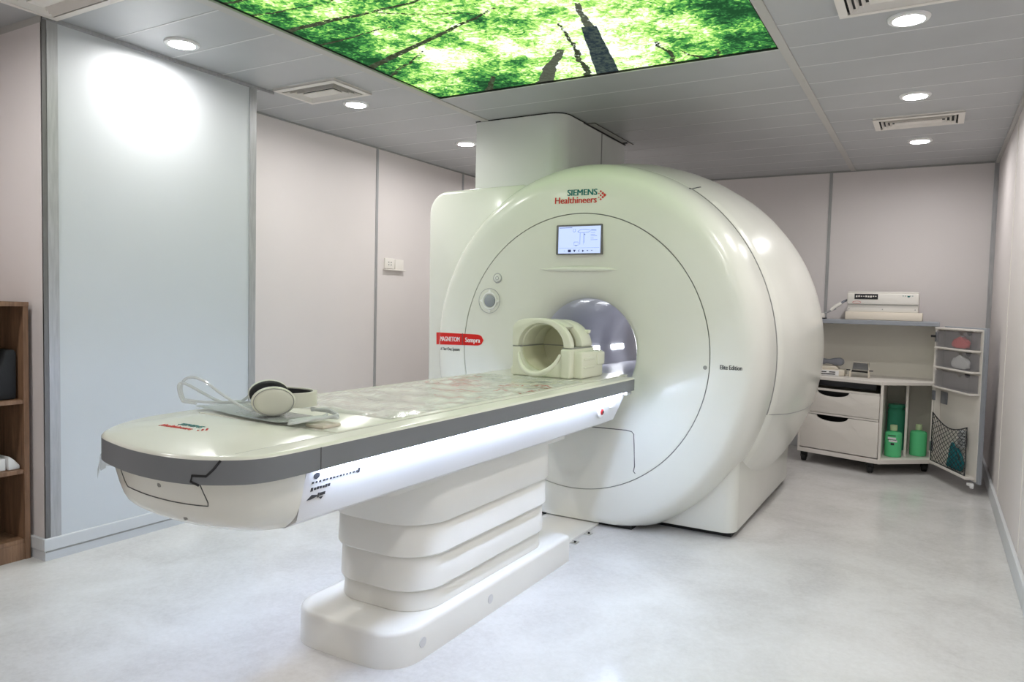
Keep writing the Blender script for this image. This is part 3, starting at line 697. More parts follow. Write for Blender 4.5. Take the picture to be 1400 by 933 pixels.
# instruction sticker: rows of small marks
b = MB(); X_ = 0
def mark(y0, z0, y1, z1): b.box((X_-.001, y0, z0), (X_+.0008, y1, z1))
b.prism([(1.357+.011*math.cos(a_), .747+.009*math.sin(a_)) for a_ in np.linspace(0, 2*PI, 10)[:-1]], 'X', X_-.001, X_+.0008)
for i in range(14): mark(1.345+i*.0125, .727, 1.345+i*.0125+random.uniform(.005, .010), .732)
mark(1.515, .724, 1.523, .738)
mark(1.345, .706, 1.352, .716)
for i in range(6): mark(1.356+i*.010, .708, 1.356+i*.010+.007, .713+random.uniform(0, .004))
b.prism([(1.337, .684), (1.352, .696), (1.372, .692), (1.372, .688), (1.352, .684)], 'X', X_-.001, X_+.0008)
mark(1.374, .684, 1.378, .697); mark(1.380, .688, 1.400, .696); b.prism([(1.38, .684), (1.395, .684), (1.388, .677)], 'X', X_-.001, X_+.0008)
b.v = [(-1.350-(.770-z)*.243+x+.0006, y, z) for x, y, z in b.v]
obj('warning_marks', b, 'ink', TB, 0)
# pedestal: plinth and stepped bellows
b = MB(); pl_ = rrect(-1.935, 1.79, -1.435, 3.06, .13, 10, (1, 1, 0, 0)); 
pin = rrect(-1.91, 1.815, -1.46, 3.06, .11, 10, (1, 1, 0, 0))
b.loft([[(x, y, 0) for x, y in pl_], [(x, y, .106) for x, y in pl_], [(x, y, .115) for x, y in rrect(-1.932, 1.793, -1.438, 3.06, .128, 10, (1, 1, 0, 0))], [(x, y, .121) for x, y in rrect(-1.925, 1.80, -1.445, 3.06, .122, 10, (1, 1, 0, 0))], [(x, y, .122) for x, y in pin]])
pb = obj('pedestal_base', b, 'pedestal', TB, 45); LOC[pb.name] = LOC[TB.name]
for y in (1.93, 2.36): obj('screw_cover', MB().revolve([(.018, 0), (.018, .002), (.0001, .0025)], (-1.4355, y, .06), 20, 'X'), 'whiteside', pb)
tiers = [(.120, .200, .0), (.196, .325, .011), (.320, .442, .022), (.436, .615, .033)]
for i, (z0, z1, e) in enumerate(tiers):
    b = MB(); R_ = lambda q: rrect(-1.885-q, 1.955-q, -1.478+q, 2.935+q, .13+q, 10)
    rr_ = [(z0, e-.012), (z0+.0005, e-.002), (z0+.005, e+.001), (z1-.004, e-.003), (z1, e-.006)]
    b.loft([[(x, y, z) for x, y in R_(q)] for z, q in rr_]); obj('bellows_tier', b, 'pedestal', TB, 35)
obj('column_head', MB().prism(rrect(-1.93, 1.75, -1.45, 3.05, .05), 'Z', .585, .616), 'pedestal', TB)
# floor cable cover to the scanner
fc = thing('cable_cover', 'low cream cover plate on the floor between pedestal and scanner', 'cover plate', (-1.7, 3.35, 0))
obj('plate', MB().box((-1.86, 3.062, 0), (-1.54, 3.66, .016), bev=.004), 'pedestal', fc)
for y in (3.14, 3.31, 3.48): 
    br = obj('bracket', MB().box((-1.545, y-.022, 0), (-1.505, y+.022, .006), bev=.002), 'chrome', fc); LOC[br.name] = LOC[fc.name]
    obj('bolt', MB().revolve([(.007, .005), (.006, .011), (.0001, .012)], (-1.52, y, 0), 10), 'dark', br)

# table pad under clear wrinkled plastic
px0, px1, py0, py1 = -1.975, -1.425, 1.73, 3.14
b = MB(); nx, ny = 40, 110; vs, fs = [], []
wr = rng.normal(size=(6, 4))
for j in range(ny+1):
    for i in range(nx+1):
        u, v_ = i/nx, j/ny; x, y = px0+(px1-px0)*u, py0+(py1-py0)*v_
        e = min(u, 1-u)*nx/2.0; f_ = min(v_, 1-v_)*ny/2.0; ed = min(1, e)*min(1, f_)
        z = .8385+ed*(.006+.0022*(math.sin(23*x+9*y+2*math.sin(7*y))+math.sin(31*y-17*x+1.5*math.sin(11*x))+.6*math.sin(61*y+40*x)))
        vs.append((x, y, max(z, .8385)+.001))
for j in range(ny):
    for i in range(nx): q = j*(nx+1)+i; fs.append((q, q+1, q+nx+2, q+nx+1))
b.add(vs, fs); nb = len(vs)
pad = tag(obj('table_pad', b, 'pad', at=((px0+px1)/2, (py0+py1)/2, .8395), smooth=180), 'thin table pad under wrinkled clear plastic with faint red print', 'pad')
# clear strip bent over the cap
st = thing('clear_strip', 'smoky clear plastic strip lying across the table beside the headphones', 'plastic strip', (-1.75, 1.52, .86))
b = MB(); A = [(-2.06, 1.50), (-1.98, 1.50), (-1.86, 1.475), (-1.74, 1.44), (-1.62, 1.41), (-1.535, 1.39)]; rows = []
for d in (0, .05, .10, .15):
    rows.append([(x+d*.25, y+d, max(.8415, capz(x, y)+.002 if x > -1.985 else .8415)+.004) for x, y in A])
b.loft(rows, False, False, False); o_ = obj('sheet', b, 'clearplate', st, 180); o_.modifiers.new('thick', 'SOLIDIFY').thickness = .003
o_.modifiers.new('sub', 'SUBSURF').levels = 2; o_.modifiers['sub'].render_levels = 2
# latch on the rail
lt = tag(obj('rail_latch', MB().box((-1.525, 1.478, .8393), (-1.455, 1.550, .849), bev=.004), 'beige'), 'small beige latch block by the cable loops near the table rail', 'latch')

# ------------------------------------------------------------------ head coil
hc = thing('head_coil', 'cream head coil with open round face standing at the table end', 'head coil', (-1.695, 3.36, .8385))
cx_, ra = -1.695, .165
zb, zm = .8393, .985
def arc(cx, cz, rx, rz, a0, a1, n=20): return [(cx+rx*math.cos(a0+(a1-a0)*i/n), cz+rz*math.sin(a0+(a1-a0)*i/n)) for i in range(n+1)]
low = [(cx_-ra, zm), (cx_-ra, zb), (cx_+ra, zb), (cx_+ra, zm)]+arc(cx_, zm, .118, .118, 0, -PI, 24)
obj('lower_shell', MB().prism(low, 'Y', 3.22, 3.50, .006), 'coil', hc)
up = arc(cx_, zm+.004, ra, .143, 0, PI*.5, 16)+[(cx_-.05, zm+.146), (cx_-.10, zm+.142), (cx_-.135, zm+.132), (cx_-ra+.010, zm+.115), (cx_-ra, zm+.095), (cx_-ra, zm+.004)]+arc(cx_-.002, zm+.004, .127, .118, PI, 0, 28)
obj('front_arch', MB().prism(up, 'Y', 3.215, 3.262, .006), 'coil', hc)
up2 = arc(cx_, zm+.004, ra-.010, .135, 0, PI, 28)+arc(cx_, zm+.004, .118, .112, PI, 0, 28)
obj('rear_arch', MB().prism(up2, 'Y', 3.37, 3.50, .008), 'coil', hc)
br_ = arc(cx_, zm+.004, ra-.006, .138, PI*.27, PI*1.0, 24)+arc(cx_, zm+.004, .120, .110, PI*1.0, PI*.27, 24)
obj('top_bridge', MB().prism(br_, 'Y', 3.255, 3.38, .003), 'coil', hc)
obj('back_plate', MB().prism(arc(cx_, zm, .124, .118, 0, 2*PI, 40)[:-1], 'Y', 3.47, 3.49), 'coilin', hc)
obj('split_line', MB().box((cx_-ra-.001, 3.225, zm-.001), (cx_-.116, 3.49, zm+.005)).box((cx_+.116, 3.225, zm-.001), (cx_+ra-.002, 3.49, zm+.005)).box((cx_-.115, 3.462, zm), (cx_+.115, 3.472, zm+.004)), 'seamsoft', hc, 0)
ln = MB(); ln.prism(arc(cx_, zm, .1185, .1185, -PI, 0, 24)+arc(cx_, zm, .113, .113, 0, -PI, 24), 'Y', 3.24, 3.48); obj('inner_liner', ln, 'coilin', hc)
lip = [(cx_+.118*math.cos(a), 3.205-.05*max(0, math.sin(-a))**1.5, zm+.128*math.sin(a)) for a in np.linspace(-PI*.93, -PI*.07, 28)]
obj('neck_lip', MB().tube([(x, y, max(z, zb+.017)) for x, y, z in lip], [.006+.009*math.sin(PI*i/27) for i in range(28)], 10), 'coil', hc)
b = MB().box((cx_+ra-.004, 3.25, zb), (cx_+ra+.048, 3.51, .972), bev=.010, seg=3); cbk = obj('connector_block', b, 'coil', hc); LOC[cbk.name] = LOC[hc.name]
for z in (.935, .895): obj('grip_ridge', MB().box((cx_+ra+.044, 3.27, z-.006), (cx_+ra+.053, 3.40, z+.006), bev=.004), 'coil', cbk)
obj('latch_tab', MB().box((cx_+ra+.044, 3.425, .90), (cx_+ra+.056, 3.515, .965), bev=.006), 'coil', cbk)
obj('front_post', MB().box((cx_+ra-.052, 3.206, zb), (cx_+ra+.004, 3.26, .984), bev=.010, seg=3), 'coil', hc)
obj('left_foot', MB().box((cx_-ra-.022, 3.24, zb), (cx_-ra+.03, 3.42, .885), bev=.012, seg=3), 'coil', hc)
obj('top_knob', MB().box((cx_+.105, 3.47, 1.055), (cx_+.145, 3.50, 1.075), bev=.006), 'coil', hc)

# ------------------------------------------------------------------ headphones with air tubes
hp = thing('headphones', 'cream pneumatic headphones with black ear pads and clear tubes on the table', 'headphones', (-1.68, 1.56, .85))
ca, cb_ = Vector((-1.645, 1.472, .902)), Vector((-1.800, 1.592, .902))
ax = (ca-cb_).normalized(); hx = Vector((0, 0, 1)).cross(ax).normalized(); upv = Vector((0, 0, 1))
def cup(c, sg):
    def rg(r, d): return [c+ax*d*sg+hx*(r*1.45*math.cos(t_))+upv*(r*math.sin(t_)) for t_ in np.linspace(0, 2*PI, 33)[:-1]]
    b = MB(); b.loft([rg(.041, -.012), rg(.0425, -.006), rg(.0425, .008), rg(.039, .015), rg(.030, .0185), rg(.010, .020)]); e = obj('ear_cup', b, 'phone', hp, 60); LOC[e.name] = LOC[hp.name]
    b = MB(); b.loft([rg(.038, -.011), rg(.041, -.018), rg(.0405, -.034), rg(.036, -.042), rg(.022, -.042), rg(.020, -.03)]); obj('ear_pad', b, 'black', e, 60)
    b = MB(); b.tube([p+ax*.0003*sg for p in rg(.0385, .0152)], .0012, 5, True); obj('cup_seam', b, 'seamsoft', e)
cup(ca, 1); cup(cb_, -1)
def bandring(t_, out=0):
    q = (ca+cb_)/2+ax*(math.cos(t_)*(.102+out))-hx*(0); d = Vector((.78, .62, 0)).normalized()
    return q+d*(math.sin(t_)*(.135+out))
dirb = Vector((.78, .62, 0)).normalized()
b = MB(); rings = []
for t_ in np.linspace(.12, PI-.12, 26):
    o_, i_ = bandring(t_, 0), bandring(t_, -.012); hz = .021
    rings.append([o_+upv*-hz, o_+upv*hz, i_+upv*hz, i_+upv*-hz])
b.loft(rings); hbnd = obj('headband', b, 'phone', hp, 50); LOC[hbnd.name] = LOC[hp.name]
b = MB(); rings = []
for t_ in np.linspace(.5, PI-.5, 22):
    o_, i_ = bandring(t_, -.012), bandring(t_, -.019); hz = .018
    rings.append([o_+upv*-hz, o_+upv*hz, i_+upv*hz, i_+upv*-hz])
b.loft(rings); obj('headband_pad', b, 'black', hbnd, 50)
def atube(pts, r=.0045): obj('air_tube', MB().tube([(p[0], p[1], max(p[2], .8680)) for p in spline(pts, 8)], r, 8), 'clear', hp)
P_ = lambda px, py, y: tuple(aty(px, py, y))
atube([tuple(ca+ax*.012-hx*.05), P_(345, 562, 1.45), P_(325, 553, 1.46), P_(300, 537, 1.47), P_(280, 522, 1.48), P_(262, 516, 1.49), P_(251, 521, 1.49), P_(248, 534, 1.49), P_(254, 551, 1.49), P_(264, 562, 1.49), P_(285, 564, 1.50), P_(315, 562, 1.54), P_(343, 556, 1.58)])
atube([tuple(cb_-hx*.05), P_(332, 548, 1.58), P_(318, 553, 1.55), P_(300, 549, 1.52), P_(278, 538, 1.50), P_(258, 527, 1.48), P_(247, 524, 1.47), P_(244, 531, 1.46), P_(248, 545, 1.46), P_(257, 558, 1.46), P_(268, 564, 1.46)])
for k_ in range(3):
    o_ = .012*k_; zz = .852+.006*k_
    atube([tuple(atz(396+3*k_, 584-2*k_, zz)), tuple(atz(415, 581-2*k_, zz)), tuple(atz(437+3*k_, 576-2*k_, zz+.004)), tuple(atz(453+4*k_, 574-3*k_, zz+.01)), tuple(atz(462-2*k_, 573-4*k_, zz+.012)), tuple(atz(455-2*k_, 567-3*k_, zz+.012)), tuple(atz(440, 564-2*k_, zz+.01)), tuple(atz(426, 563-k_, zz+.006))], .0045)
atube([tuple(atz(394, 588, .852)), tuple(atz(410, 585, .853)), tuple(atz(432, 580, .853)), tuple(atz(447, 573, .855))], .004)

# ================================================================== BOOKSHELF
bs = thing('bookshelf', 'brown wooden open bookcase standing at the left wall', 'bookcase', (-3.66, 1.34, 0))
fx, bx_, ys0, ys1, zt = -3.49, -3.825, .94, 1.728, 1.158
obj('side_panel', MB().box((bx_, ys1-.022, 0), (fx, ys1, zt-.02), bev=.001), 'wood', bs, 0)
obj('side_panel', MB().box((bx_, ys0, 0), (fx, ys0+.022, zt-.02), bev=.001), 'wood', bs, 0)
obj('top_panel', MB().box((bx_, ys0, zt-.02), (fx+.004, ys1, zt), bev=.001), 'wood', bs, 0)
for z in (.722, .408): obj('shelf_board', MB().box((bx_+.012, ys0+.022, z-.018), (fx-.006, ys1-.022, z), bev=.001), 'wood', bs, 0)
obj('bottom_board', MB().box((bx_+.012, ys0+.022, .075), (fx-.006, ys1-.022, .093), bev=.001), 'wood', bs, 0)
obj('kick_board', MB().box((fx-.022, ys0+.022, 0), (fx-.004, ys1-.022, .075), bev=.001), 'wood', bs, 0)
obj('back_panel', MB().box((bx_, ys0+.022, .02), (bx_+.012, ys1-.022, zt-.02)), 'dark', bs, 0)
b = MB(); b.prism([(1.50, .724), (1.696, .724), (1.698, .93), (1.69, .945), (1.655, .945), (1.648, .915), (1.635, .875), (1.60, .855), (1.50, .85)], 'X', -3.78, -3.53, .008)
ck = obj('foam_cushion', b, 'black'); tag(ck, 'dark curved foam cushion on the upper shelf of the bookcase', 'cushion')
wb = thing('white_carton', 'small white box with dark mark on the lower bookcase shelf', 'box', (-3.60, 1.60, .408))
obj('carton_body', MB().box((-3.66, 1.565, .4095), (-3.53, 1.648, .462), bev=.002), 'white', wb, 0)
obj('printed_mark', MB().box((-3.5305, 1.60, .44), (-3.529, 1.62, .452)), 'ink', wb, 0)
obj('carton_lid', MB().box((-3.65, 1.575, .462), (-3.56, 1.635, .482), bev=.004), 'greyplast', wb)
tag(obj('white_pad', MB().prism([(1.655, .409), (1.702, .409), (1.702, .425), (1.68, .452), (1.66, .47), (1.655, .47)], 'X', -3.76, -3.52, .004), 'white'), 'flat white pad leaning beside the white box in the bookcase', 'pad')

# wall sockets on the left wall
ws = thing('wall_socket', 'white double wall socket on the left wall beside a panel seam', 'wall socket', (XL, 4.63, 1.48))
for y0, y1, z0, z1 in ((4.555, 4.675, 1.462, 1.545), (4.683, 4.79, 1.456, 1.54)):
    pt = obj('face_plate', MB().box((XL, y0, z0), (XL+.014, y1, z1), bev=.003), 'vent', ws); LOC[pt.name] = LOC[ws.name]
    if y0 < 4.6:
        for dy in (.045, .075):
            for dz in (.03, .05): obj('socket_hole', MB().box((XL+.0135, y0+dy-.006, z0+dz-.005), (XL+.0148, y0+dy+.006, z0+dz+.005)), 'seamsoft', pt, 0)
obj('lower_ledge', MB().box((XL, 4.545, 1.448), (XL+.03, 4.80, 1.458), bev=.002), 'vent', ws)

# ================================================================== STORAGE CART
A_, B_, H_, D_, E_ = (-.905, 6.155), (-.312, 5.950), (.030, 6.225), (.030, 6.79), (-.905, 6.79)
ct = thing('storage_cart', 'open beige storage cart with two scoop drawers and a door swung out', 'storage cart', (-.44, 6.42, 0))
P5 = [A_, B_, H_, D_, E_]
obj('bottom_board', MB().prism(P5, 'Z', .085, .118, .002), 'cart', ct, 0)
obj('shelf_board', MB().prism(P5, 'Z', .668, .692, .002), 'cart', ct, 0)
obj('top_board', MB().prism([(-.925, 6.19), (.034, 6.205), (.034, 6.80), (-.925, 6.80)], 'Z', 1.106, 1.1385, .003), 'edgegrey', ct, 0)
obj('back_board', MB().box((-.90, 6.580, .118), (.028, 6.598, 1.106)), 'cartin', ct, 0)
sp_ = MB(); sp_.box((-.905, 6.16, .118), (-.888, 6.77, .668)); sp_.box((-.905, 6.20, .692), (-.888, 6.30, 1.106)); sp_.box((-.905, 6.68, .692), (-.888, 6.77, 1.106)); sp_.box((-.905, 6.30, .692), (-.888, 6.68, .74)); sp_.box((-.905, 6.30, 1.04), (-.888, 6.68, 1.106))
obj('side_board', sp_, 'cart', ct, 0)
obj('hinge_post', MB().box((.008, 6.225, .118), (.030, 6.77, .668)).box((.008, 6.225, .692), (.030, 6.77, 1.106)), 'cart', ct, 0)
# dividers
obj('divider', MB().box((-.318, 5.958, .118), (-.300, 6.77, .668)), 'cart', ct, 0)
obj('divider', MB().box((-.160, 6.215, .118), (-.144, 6.77, .668)), 'cart', ct, 0)
ab = Vector((B_[0]-A_[0], B_[1]-A_[1], 0)); Lab = ab.length; abx = ab.normalized(); abn = Vector((abx.y, -abx.x, 0))   # outward, towards the room
MF = Matrix((abx, -abn, Vector((0, 0, 1)))).transposed().to_4x4(); MF.translation = Vector((A_[0], A_[1], 0))          # local x along front, y inward, z up
def drawer(z0, z1):
    x0, x1 = .012, Lab-.014; xc, hw, dp = x0+(x1-x0)*.42, .125, .042
    poly = [(x0, z0), (x1, z0), (x1, z1)]+[(xc+hw*math.cos(a), z1-dp*math.sin(a)**.9) for a in np.linspace(.02, PI-.02, 18)]+[(x0, z1)]
    d = obj('drawer', MB().prism(poly, 'Y', .002, .020, .001, M4=MF), 'cart', ct, 30); LOC[d.name] = LOC[ct.name]
    obj('drawer_tray', MB().box((x0+.01, .021, z0+.01), (x1-.01, .030, z1-.055), MF).box((x0+.01, .021, z0+.01), (x1-.14, .24, z0+.02), MF), 'dark', d, 0)  # coloured near black for the unlit drawer inside
drawer(.413, .585); drawer(.126, .393)
obj('drawer_rail', MB().box((.016, .003, .586), (Lab-.016, .03, .602), MF), 'cart', ct, 0)
obj('drawer_rail', MB().box((.016, .003, .396), (Lab-.016, .03, .410), MF), 'cart', ct, 0)
obj('cavity_shade', MB().box((.016, .10, .122), (Lab-.075, .105, .585), MF), 'dark', ct, 0)  # dark sheet stands in for the unlit cavity seen through the scoops
obj('slot_back', MB().box((.016, .22, .603), (Lab-.13, .225, .667), MF), 'greyplast', ct, 0)
obj('front_stile', MB().box((.0, .0, .118), (.018, .03, .668), MF), 'cart', ct, 0)
def caster(x, y, lab=None):
    c_ = obj('caster', MB().revolve([(.013, 0), (.026, .004), (.030, .010), (.030, .034), (.026, .040), (.013, .044)], (x-.022, y, .030), 20, 'X', capa=True, capb=True), 'rubber', ct); LOC[c_.name] = LOC[ct.name]
    obj('caster_fork', MB().box((x-.026, y-.012, .03), (x+.026, y+.012, .086), bev=.006), 'rubber', c_)
for x, y in ((-.37, 6.03), (-.86, 6.21), (-.02, 6.34), (-.05, 6.72), (-.85, 6.72)): caster(x, y)
# door, hinged at H_, swung out towards the room
G_ = (.262, 5.680); du_ = Vector((G_[0]-H_[0], G_[1]-H_[1], 0)); Ld = du_.length; dux = du_.normalized(); dn = Vector((dux.y, -dux.x, 0))
if dn.x > 0: dn = -dn
MD = Matrix((dux, dn, Vector((0, 0, 1)))).transposed().to_4x4(); MD.translation = Vector((H_[0]+.010, H_[1]-.006, 0))-dn*.028  # x along door, y inward face
door = obj('door', MB().box((0, -.02, .075), (Ld, 0, 1.112), MD, .003), 'edgegrey', ct, 0); LOC[door.name] = LOC[ct.name]
obj('door_lining', MB().box((.004, .0, .085), (Ld-.03, .006, 1.10), MD), 'cart', door, 0)
for z in (.672, .818, .960, 1.100): obj('door_ledge', MB().box((.012, .006, z-.011), (Ld-.035, .072, z+.002), MD, .003), 'cart', door, 0)
obj('door_ledge', MB().box((.012, .006, .098), (Ld-.035, .068, .116), MD, .004), 'cart', door, 0)
obj('door_stile', MB().box((.0, .006, .085), (.014, .050, 1.10), MD, .003), 'cart', door, 0)
obj('door_caster', MB().revolve([(.010, 0), (.018, .004), (.018, .022), (.010, .026)], MD @ Vector((Ld-.05, .03, .056)), 16, 'X', capa=True, capb=True).box((Ld-.06, .012, .058), (Ld-.035, .045, .0755), MD), 'white', door)
for z in (1.03, .60, .22): obj('hinge', MB().box((-.022, .046, z-.035), (.018, .056, z+.035), MD, .002), 'greyplast', door)
obj('hinge_cover', MB().box((.016, .006, .545), (.12, .012, .635), MD, .004), 'greyplast', door)
obj('lock_pin', MB().box((-.02, 6.19, 1.028), (.012, 6.215, 1.045), bev=.003), 'dark', ct)
# net pocket
nb_ = MB(); nx0, nx1 = .018, Ld-.06
def npt(u, v_): sag = .05*math.sin(PI*min(1, u*1.0)); return MD @ Vector((nx0+(nx1-nx0)*u, .060+.014*math.sin(PI*u)*math.sin(PI*v_), .122+(.475-.03*u-sag*1.2-.122)*v_))
nb_.tube([npt(i/16, 1) for i in range(17)], .004, 6); nb_.tube([npt(i/16, 0) for i in range(17)], .003, 6)
nb_.tube([npt(0, i/8) for i in range(9)], .0035, 6); nb_.tube([npt(1, i/8) for i in range(9)], .0035, 6)
nu, nv = 9, 8
for k_ in range(-nv, nu+1):
    for sg in (1, -1):
        pts = []
        for j in range(nv*2+1):
            v_ = j/(nv*2); u = (k_+v_*nv)/nu if sg == 1 else (k_+nv-v_*nv)/nu
            if 0 <= u <= 1: pts.append(npt(u, v_))
        if len(pts) > 1: nb_.tube(pts, .0022, 4)
obj('net_pocket', nb_, 'net', door, 0)
# contents of the net: teal strap bundle and clear roll
cN = MD @ Vector((.36, .032, .20)); b = MB()
for k_ in range(5):
    a0 = k_*.9; pts = [cN+dux*(.075*math.cos(t_+a0)*(1-.1*k_)-.02*k_)+Vector((0, 0, .065*math.sin(t_)*(1+.12*k_)))+dn*(.009*math.sin(2*t_+k_)) for t_ in np.linspace(0, 2*PI, 20)[:-1]]
    b.tube([(p.x, p.y, max(p.z, .133)) for p in pts], .010, 8, True)
tag(obj('strap_bundle', b, 'tealcloth'), 'teal strap bundle in the net pocket of the cart door', 'strap')
cN = MD @ Vector((.41, .031, .30)); b = MB()
for k_ in range(6): b.tube([cN+Vector((0, 0, .020*k_))+dux*(.045*math.cos(t_))+dn*(.010*math.sin(t_)) for t_ in np.linspace(0, 2*PI, 16)[:-1]], .008, 6, True)
tag(obj('coiled_hose', b, 'clearplate'), 'greyish clear coiled hose standing above the teal strap in the net', 'hose')
# bins on the door ledges
BL = ['smoky grey bin holding a coral cloth, top ledge of the door', 'smoky grey bin holding white cloth, middle ledge of the door', 'empty-looking smoky grey bin, lowest ledge of the door']
for i, z in enumerate((.962, .820, .674)):
    ctr = MD @ Vector((.25, .04, z)); bn = thing('storage_bin', BL[i], 'bin', tuple(ctr), 'bins on the cart door')
    x0, x1, y0, y1, z1 = .028, Ld-.05, .009, .068, z+.118
    xm = x0+(x1-x0)*.72
    poly = [(x0+.008, z+.001), (x1-.008, z+.001), (x1, z1)]+[(xm+.035*math.cos(a), z1-.024*math.sin(a)) for a in np.linspace(0, PI, 10)]+[(x0, z1)]
    obj('bin_front', MB().prism(poly, 'Y', y1-.003, y1, M4=MD), 'bin', bn, 30)
    obj('bin_shell', MB().box((x0+.004, y0, z+.001), (x1-.004, y1-.003, z+.004), MD).box((x0+.002, y0, z+.004), (x0+.006, y1-.003, z1), MD).box((x1-.006, y0, z+.004), (x1-.002, y1-.003, z1), MD).box((x0+.006, y0, z+.004), (x1-.006, y0+.003, z1), MD), 'bin', bn, 0)
    obj('finger_notch', MB().prism([(xm+.035*math.cos(a), z1-.024*math.sin(a)) for a in np.linspace(0, PI, 10)], 'Y', y0+.004, y0+.006, M4=MD), 'dark', bn, 0)
def cloth(ctr, rx, ry, rz, m, name, lab):
    b = MB(); n, k_ = 40, 12; rings = []
    sp = lambda c_, e: math.copysign(abs(c_)**e, c_)
    for j in range(1, k_):
        ph = PI*j/k_; sr = math.sin(ph)**.28
        rings.append([ctr+dux*(rx*sr*sp(math.cos(t_), .7)*(1+.06*math.sin(5*t_+j)))+dn*(ry*sr*sp(math.sin(t_), .7))+Vector((0, 0, max(-rz*.55, rz*math.cos(ph)*(.78+.22*math.sin(3.3*math.cos(t_)+1.0)+.10*math.sin(7*math.cos(t_)+j))))) for t_ in np.linspace(0, 2*PI, n+1)[:-1]])
    b.loft(rings); tag(obj(name, b, m, smooth=60), lab, 'cloth')
cloth(MD @ Vector((.34, .038, .996)), .115, .020, .050, 'pink', 'folded_cloth', 'coral cloth bundled inside the top smoky bin')
cloth(MD @ Vector((.35, .038, .860)), .12, .020, .058, 'white', 'folded_cloth', 'white cloth bundled inside the middle smoky bin')
# bottles
def bottle(x, y, z, r, h, nk, lab, m, label=False, name='bottle'):
    t_ = thing(name, lab, 'bottle', (x, y, z), 'green bottles in the cart')
    obj('body', MB().revolve([(.0001, 0), (r*.94, 0), (r, .008), (r, h*.90), (r*.96, h*.96), (r*.80, h), (nk, h+.004), (nk, h+.03)], (x, y, z+.001), 32, capb=True), m, t_)
    if nk < r*.8: obj('screw_cap', MB().revolve([(nk*1.25, h+.012), (nk*1.25, h+.05), (nk*1.1, h+.053), (.0001, h+.053)], (x, y, z), 24), 'cap', t_)
    if label:
        for z0, z1, a0, a1, mm in ((.135, .150, -.75, .25, 'white'), (.115, .130, -.6, .4, 'white'), (.128, .134, -.75, .3, 'ink'), (.092, .108, -.35, .05, 'ink'), (.160, .166, -.75, .2, 'ink')):
            b = MB(); q = [(-PI/2+.1+a0+(a1-a0)*i/8) for i in range(9)]
            b.loft([[(x+(r+.0006)*math.cos(a), y+(r+.0006)*math.sin(a), z+z0) for a in q], [(x+(r+.0006)*math.cos(a), y+(r+.0006)*math.sin(a), z+z1) for a in q]], False, False, False)
            obj('sticker', b, mm, t_, 0)
bottle(-.230, 6.175, .1185, .058, .185, .020, 'green bottle with white sticker in front of the tall teal jug', 'bottle', True)
bottle(-.068, 6.34, .1185, .058, .185, .018, 'plain green bottle alone in the right compartment of the cart', 'bottle')
bottle(-.230, 6.50, .1185, .062, .33, .060, 'tall teal-green jug behind the stickered green bottle', 'jug', name='jug')
# items on the open shelf
sh = tag(obj('grey_cushion', MB().prism([(-.84+.0, .775), (-.80, .768), (-.765, .772), (-.735, .782), (-.70, .780), (-.665, .768), (-.635, .768), (-.612, .780), (-.606, .800), (-.615, .822), (-.64, .832), (-.68, .828), (-.72, .818), (-.75, .820), (-.79, .832), (-.84, .828)], 'Y', 6.30, 6.37, .012, 3), 'greyplast'), 'dark grey dumbbell-shaped pad lying on the beige coil box', 'pad')
bx2 = thing('coil_box', 'low beige coil block with black slots on the cart shelf', 'coil', (-.71, 6.30, .692))
obj('block', MB().box((-.82, 6.24, .693), (-.595, 6.42, .742), bev=.008), 'beige', bx2); obj('raised_top', MB().prism([(-.79, .742), (-.64, .742), (-.665, .768), (-.76, .768)], 'Y', 6.28, 6.40, .004), 'beige', bx2)
obj('front_label', MB().box((-.80, 6.236, .6945), (-.635, 6.241, .735), bev=.001), 'white', bx2, 0)
for a, c, z in ((-.77, -.725, .722), (-.705, -.66, .722), (-.77, -.66, .706)): obj('slot', MB().box((a, 6.2345, z-.004), (c, 6.237, z+.004)), 'dark', bx2, 0)
lc = thing('loop_coil', 'small silver-beige curved coil on stubby legs on the cart shelf', 'coil', (-.49, 6.26, .692))
b = MB(); rings = []
for t_ in np.linspace(-.15, 1.0, 12): rings.append([(-.545+.0, 6.22+.12*t_, .735+.065*t_**1.6), (-.425, 6.22+.12*t_, .730+.065*t_**1.6), (-.43, 6.223+.12*t_, .742+.065*t_**1.6), (-.54, 6.223+.12*t_, .748+.065*t_**1.6)])
b.loft(rings); obj('curved_plate', b, 'chrome', lc)
obj('plate_edge', MB().tube([(-.54, 6.335, .808), (-.435, 6.335, .803), (-.420, 6.23, .745)], .004, 6), 'beige', lc)
for x in (-.552, -.42): lg = obj('leg', MB().box((x-.007, 6.21, .693), (x+.007, 6.24, .748), bev=.003), 'beige', lc)
for x in (-.565, -.405): obj('wing_screw', MB().box((x-.014, 6.205, .746), (x+.014, 6.22, .753), bev=.002), 'dark', lc)
tag(obj('coil_lead', MB().tube(spline([(-.595, 6.30, .70), (-.585, 6.25, .706), (-.57, 6.235, .706), (-.545, 6.25, .698)], 6), .004, 6), 'beige'), 'short beige lead joining the two coils on the shelf', 'cable')
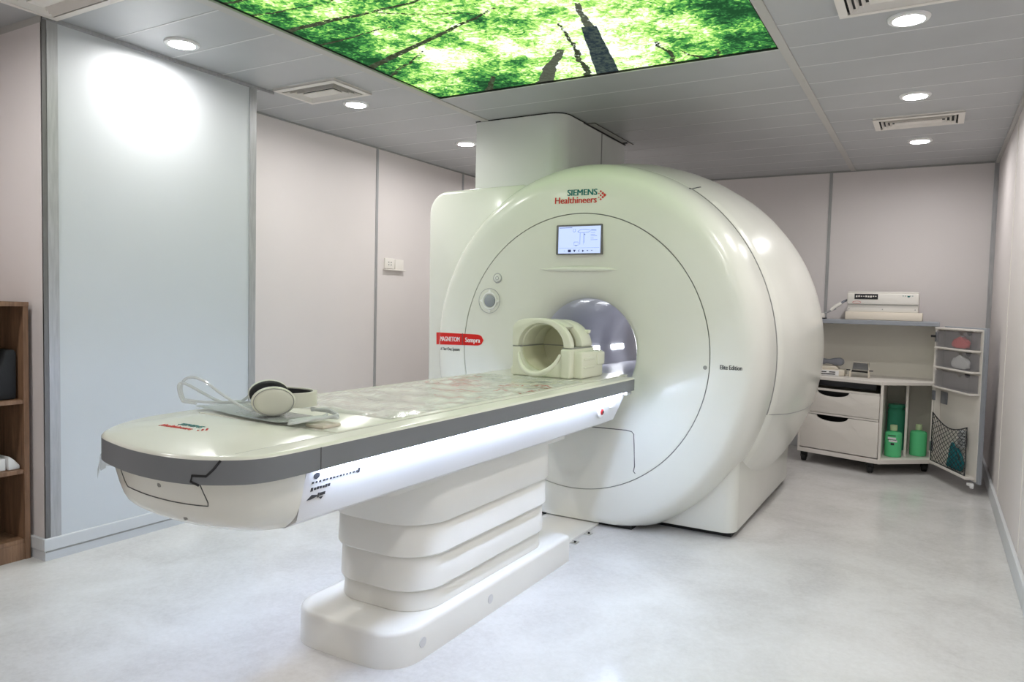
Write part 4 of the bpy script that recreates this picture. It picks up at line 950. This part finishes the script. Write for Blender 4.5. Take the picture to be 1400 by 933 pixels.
# device on the cart top
slb = tag(obj('cream_slab', MB().box((-.625, 6.40, 1.1395), (-.083, 6.74, 1.203), bev=.006), 'slab'), 'thick cream slab under the white device on the cart top', 'slab')
dv = thing('control_unit', 'white boxy electronic unit with dark display window on the cart top', 'electronic device', (-.37, 6.57, 1.203))
obj('lower_case', MB().box((-.612, 6.415, 1.204), (-.115, 6.72, 1.262), bev=.004), 'device', dv); obj('upper_case', MB().box((-.615, 6.405, 1.262), (-.112, 6.72, 1.350), bev=.008, seg=3), 'device', dv)
obj('lid', MB().box((-.61, 6.41, 1.350), (-.116, 6.72, 1.362), bev=.003), 'device', dv)
wn = obj('display_window', MB().box((-.562, 6.4025, 1.303), (-.395, 6.4055, 1.345)), 'dark', dv, 0); LOC[wn.name] = LOC[dv.name]
b = MB()
for i in range(9): b.box((-.552+i*.017, 6.4015, 1.320+random.uniform(-.004, .004)), (-.552+i*.017+.011, 6.403, 1.330+random.uniform(-.002, .003)))
obj('window_marks', b, 'vent', wn, 0)
b = MB()
for i in range(5): b.box((-.225+i*.016, 6.4035, 1.330), (-.225+i*.016+.009, 6.4055, 1.334))
b.box((-.19, 6.4035, 1.322), (-.175, 6.4055, 1.333)); obj('panel_marks', b, 'teal', dv, 0)
for x in (-.60, -.36, -.135): obj('case_screw', MB().revolve([(.0001, 6.4125), (.004, 6.4125), (.004, 6.416)], (x, 0, 1.225), 10, 'Y', capa=True), 'seamsoft', dv)
obj('case_line', MB().box((-.612, 6.4035, 1.2605), (-.115, 6.406, 1.2635)), 'seamsoft', dv, 0)
obj('oval_mark', MB().tube([(-.545+.03*math.cos(t_), 6.4045, 1.278+.009*math.sin(t_)) for t_ in np.linspace(0, 2*PI, 20)[:-1]], .0012, 4, True), 'redink', dv)
lv = thing('cable_plug', 'pale cable with white plug lying at the left of the electronic unit', 'cable', (-.72, 6.42, 1.1395))
obj('plug_body', MB().box((-.835, 6.36, 1.1395), (-.775, 6.44, 1.185), bev=.008), 'device', lv)
obj('plug_base', MB().box((-.845, 6.35, 1.1395), (-.765, 6.45, 1.148)), 'dark', lv, 0)
obj('lead', MB().tube([(-.785, 6.40, 1.180), (-.735, 6.41, 1.205), (-.70, 6.42, 1.228)], [.007, .008, .013], 10), 'alu', lv)
obj('sleeve', MB().tube([(-.735, 6.41, 1.208), (-.70, 6.42, 1.240), (-.66, 6.43, 1.268)], .015, 10), 'device', lv)
obj('tail', MB().tube([(-.665, 6.43, 1.265), (-.64, 6.44, 1.285), (-.616, 6.45, 1.295)], .009, 10), 'greyplast', lv)

# ================================================================== world and colour
w = bpy.data.worlds.new('world'); S.world = w; w.use_nodes = True
w.node_tree.nodes['Background'].inputs['Color'].default_value = (.5, .5, .5, 1); w.node_tree.nodes['Background'].inputs['Strength'].default_value = .3
S.view_settings.view_transform = 'Standard'; S.view_settings.look = 'None'; S.view_settings.exposure = .84; S.view_settings.gamma = 1; S.view_settings.use_curve_mapping = False
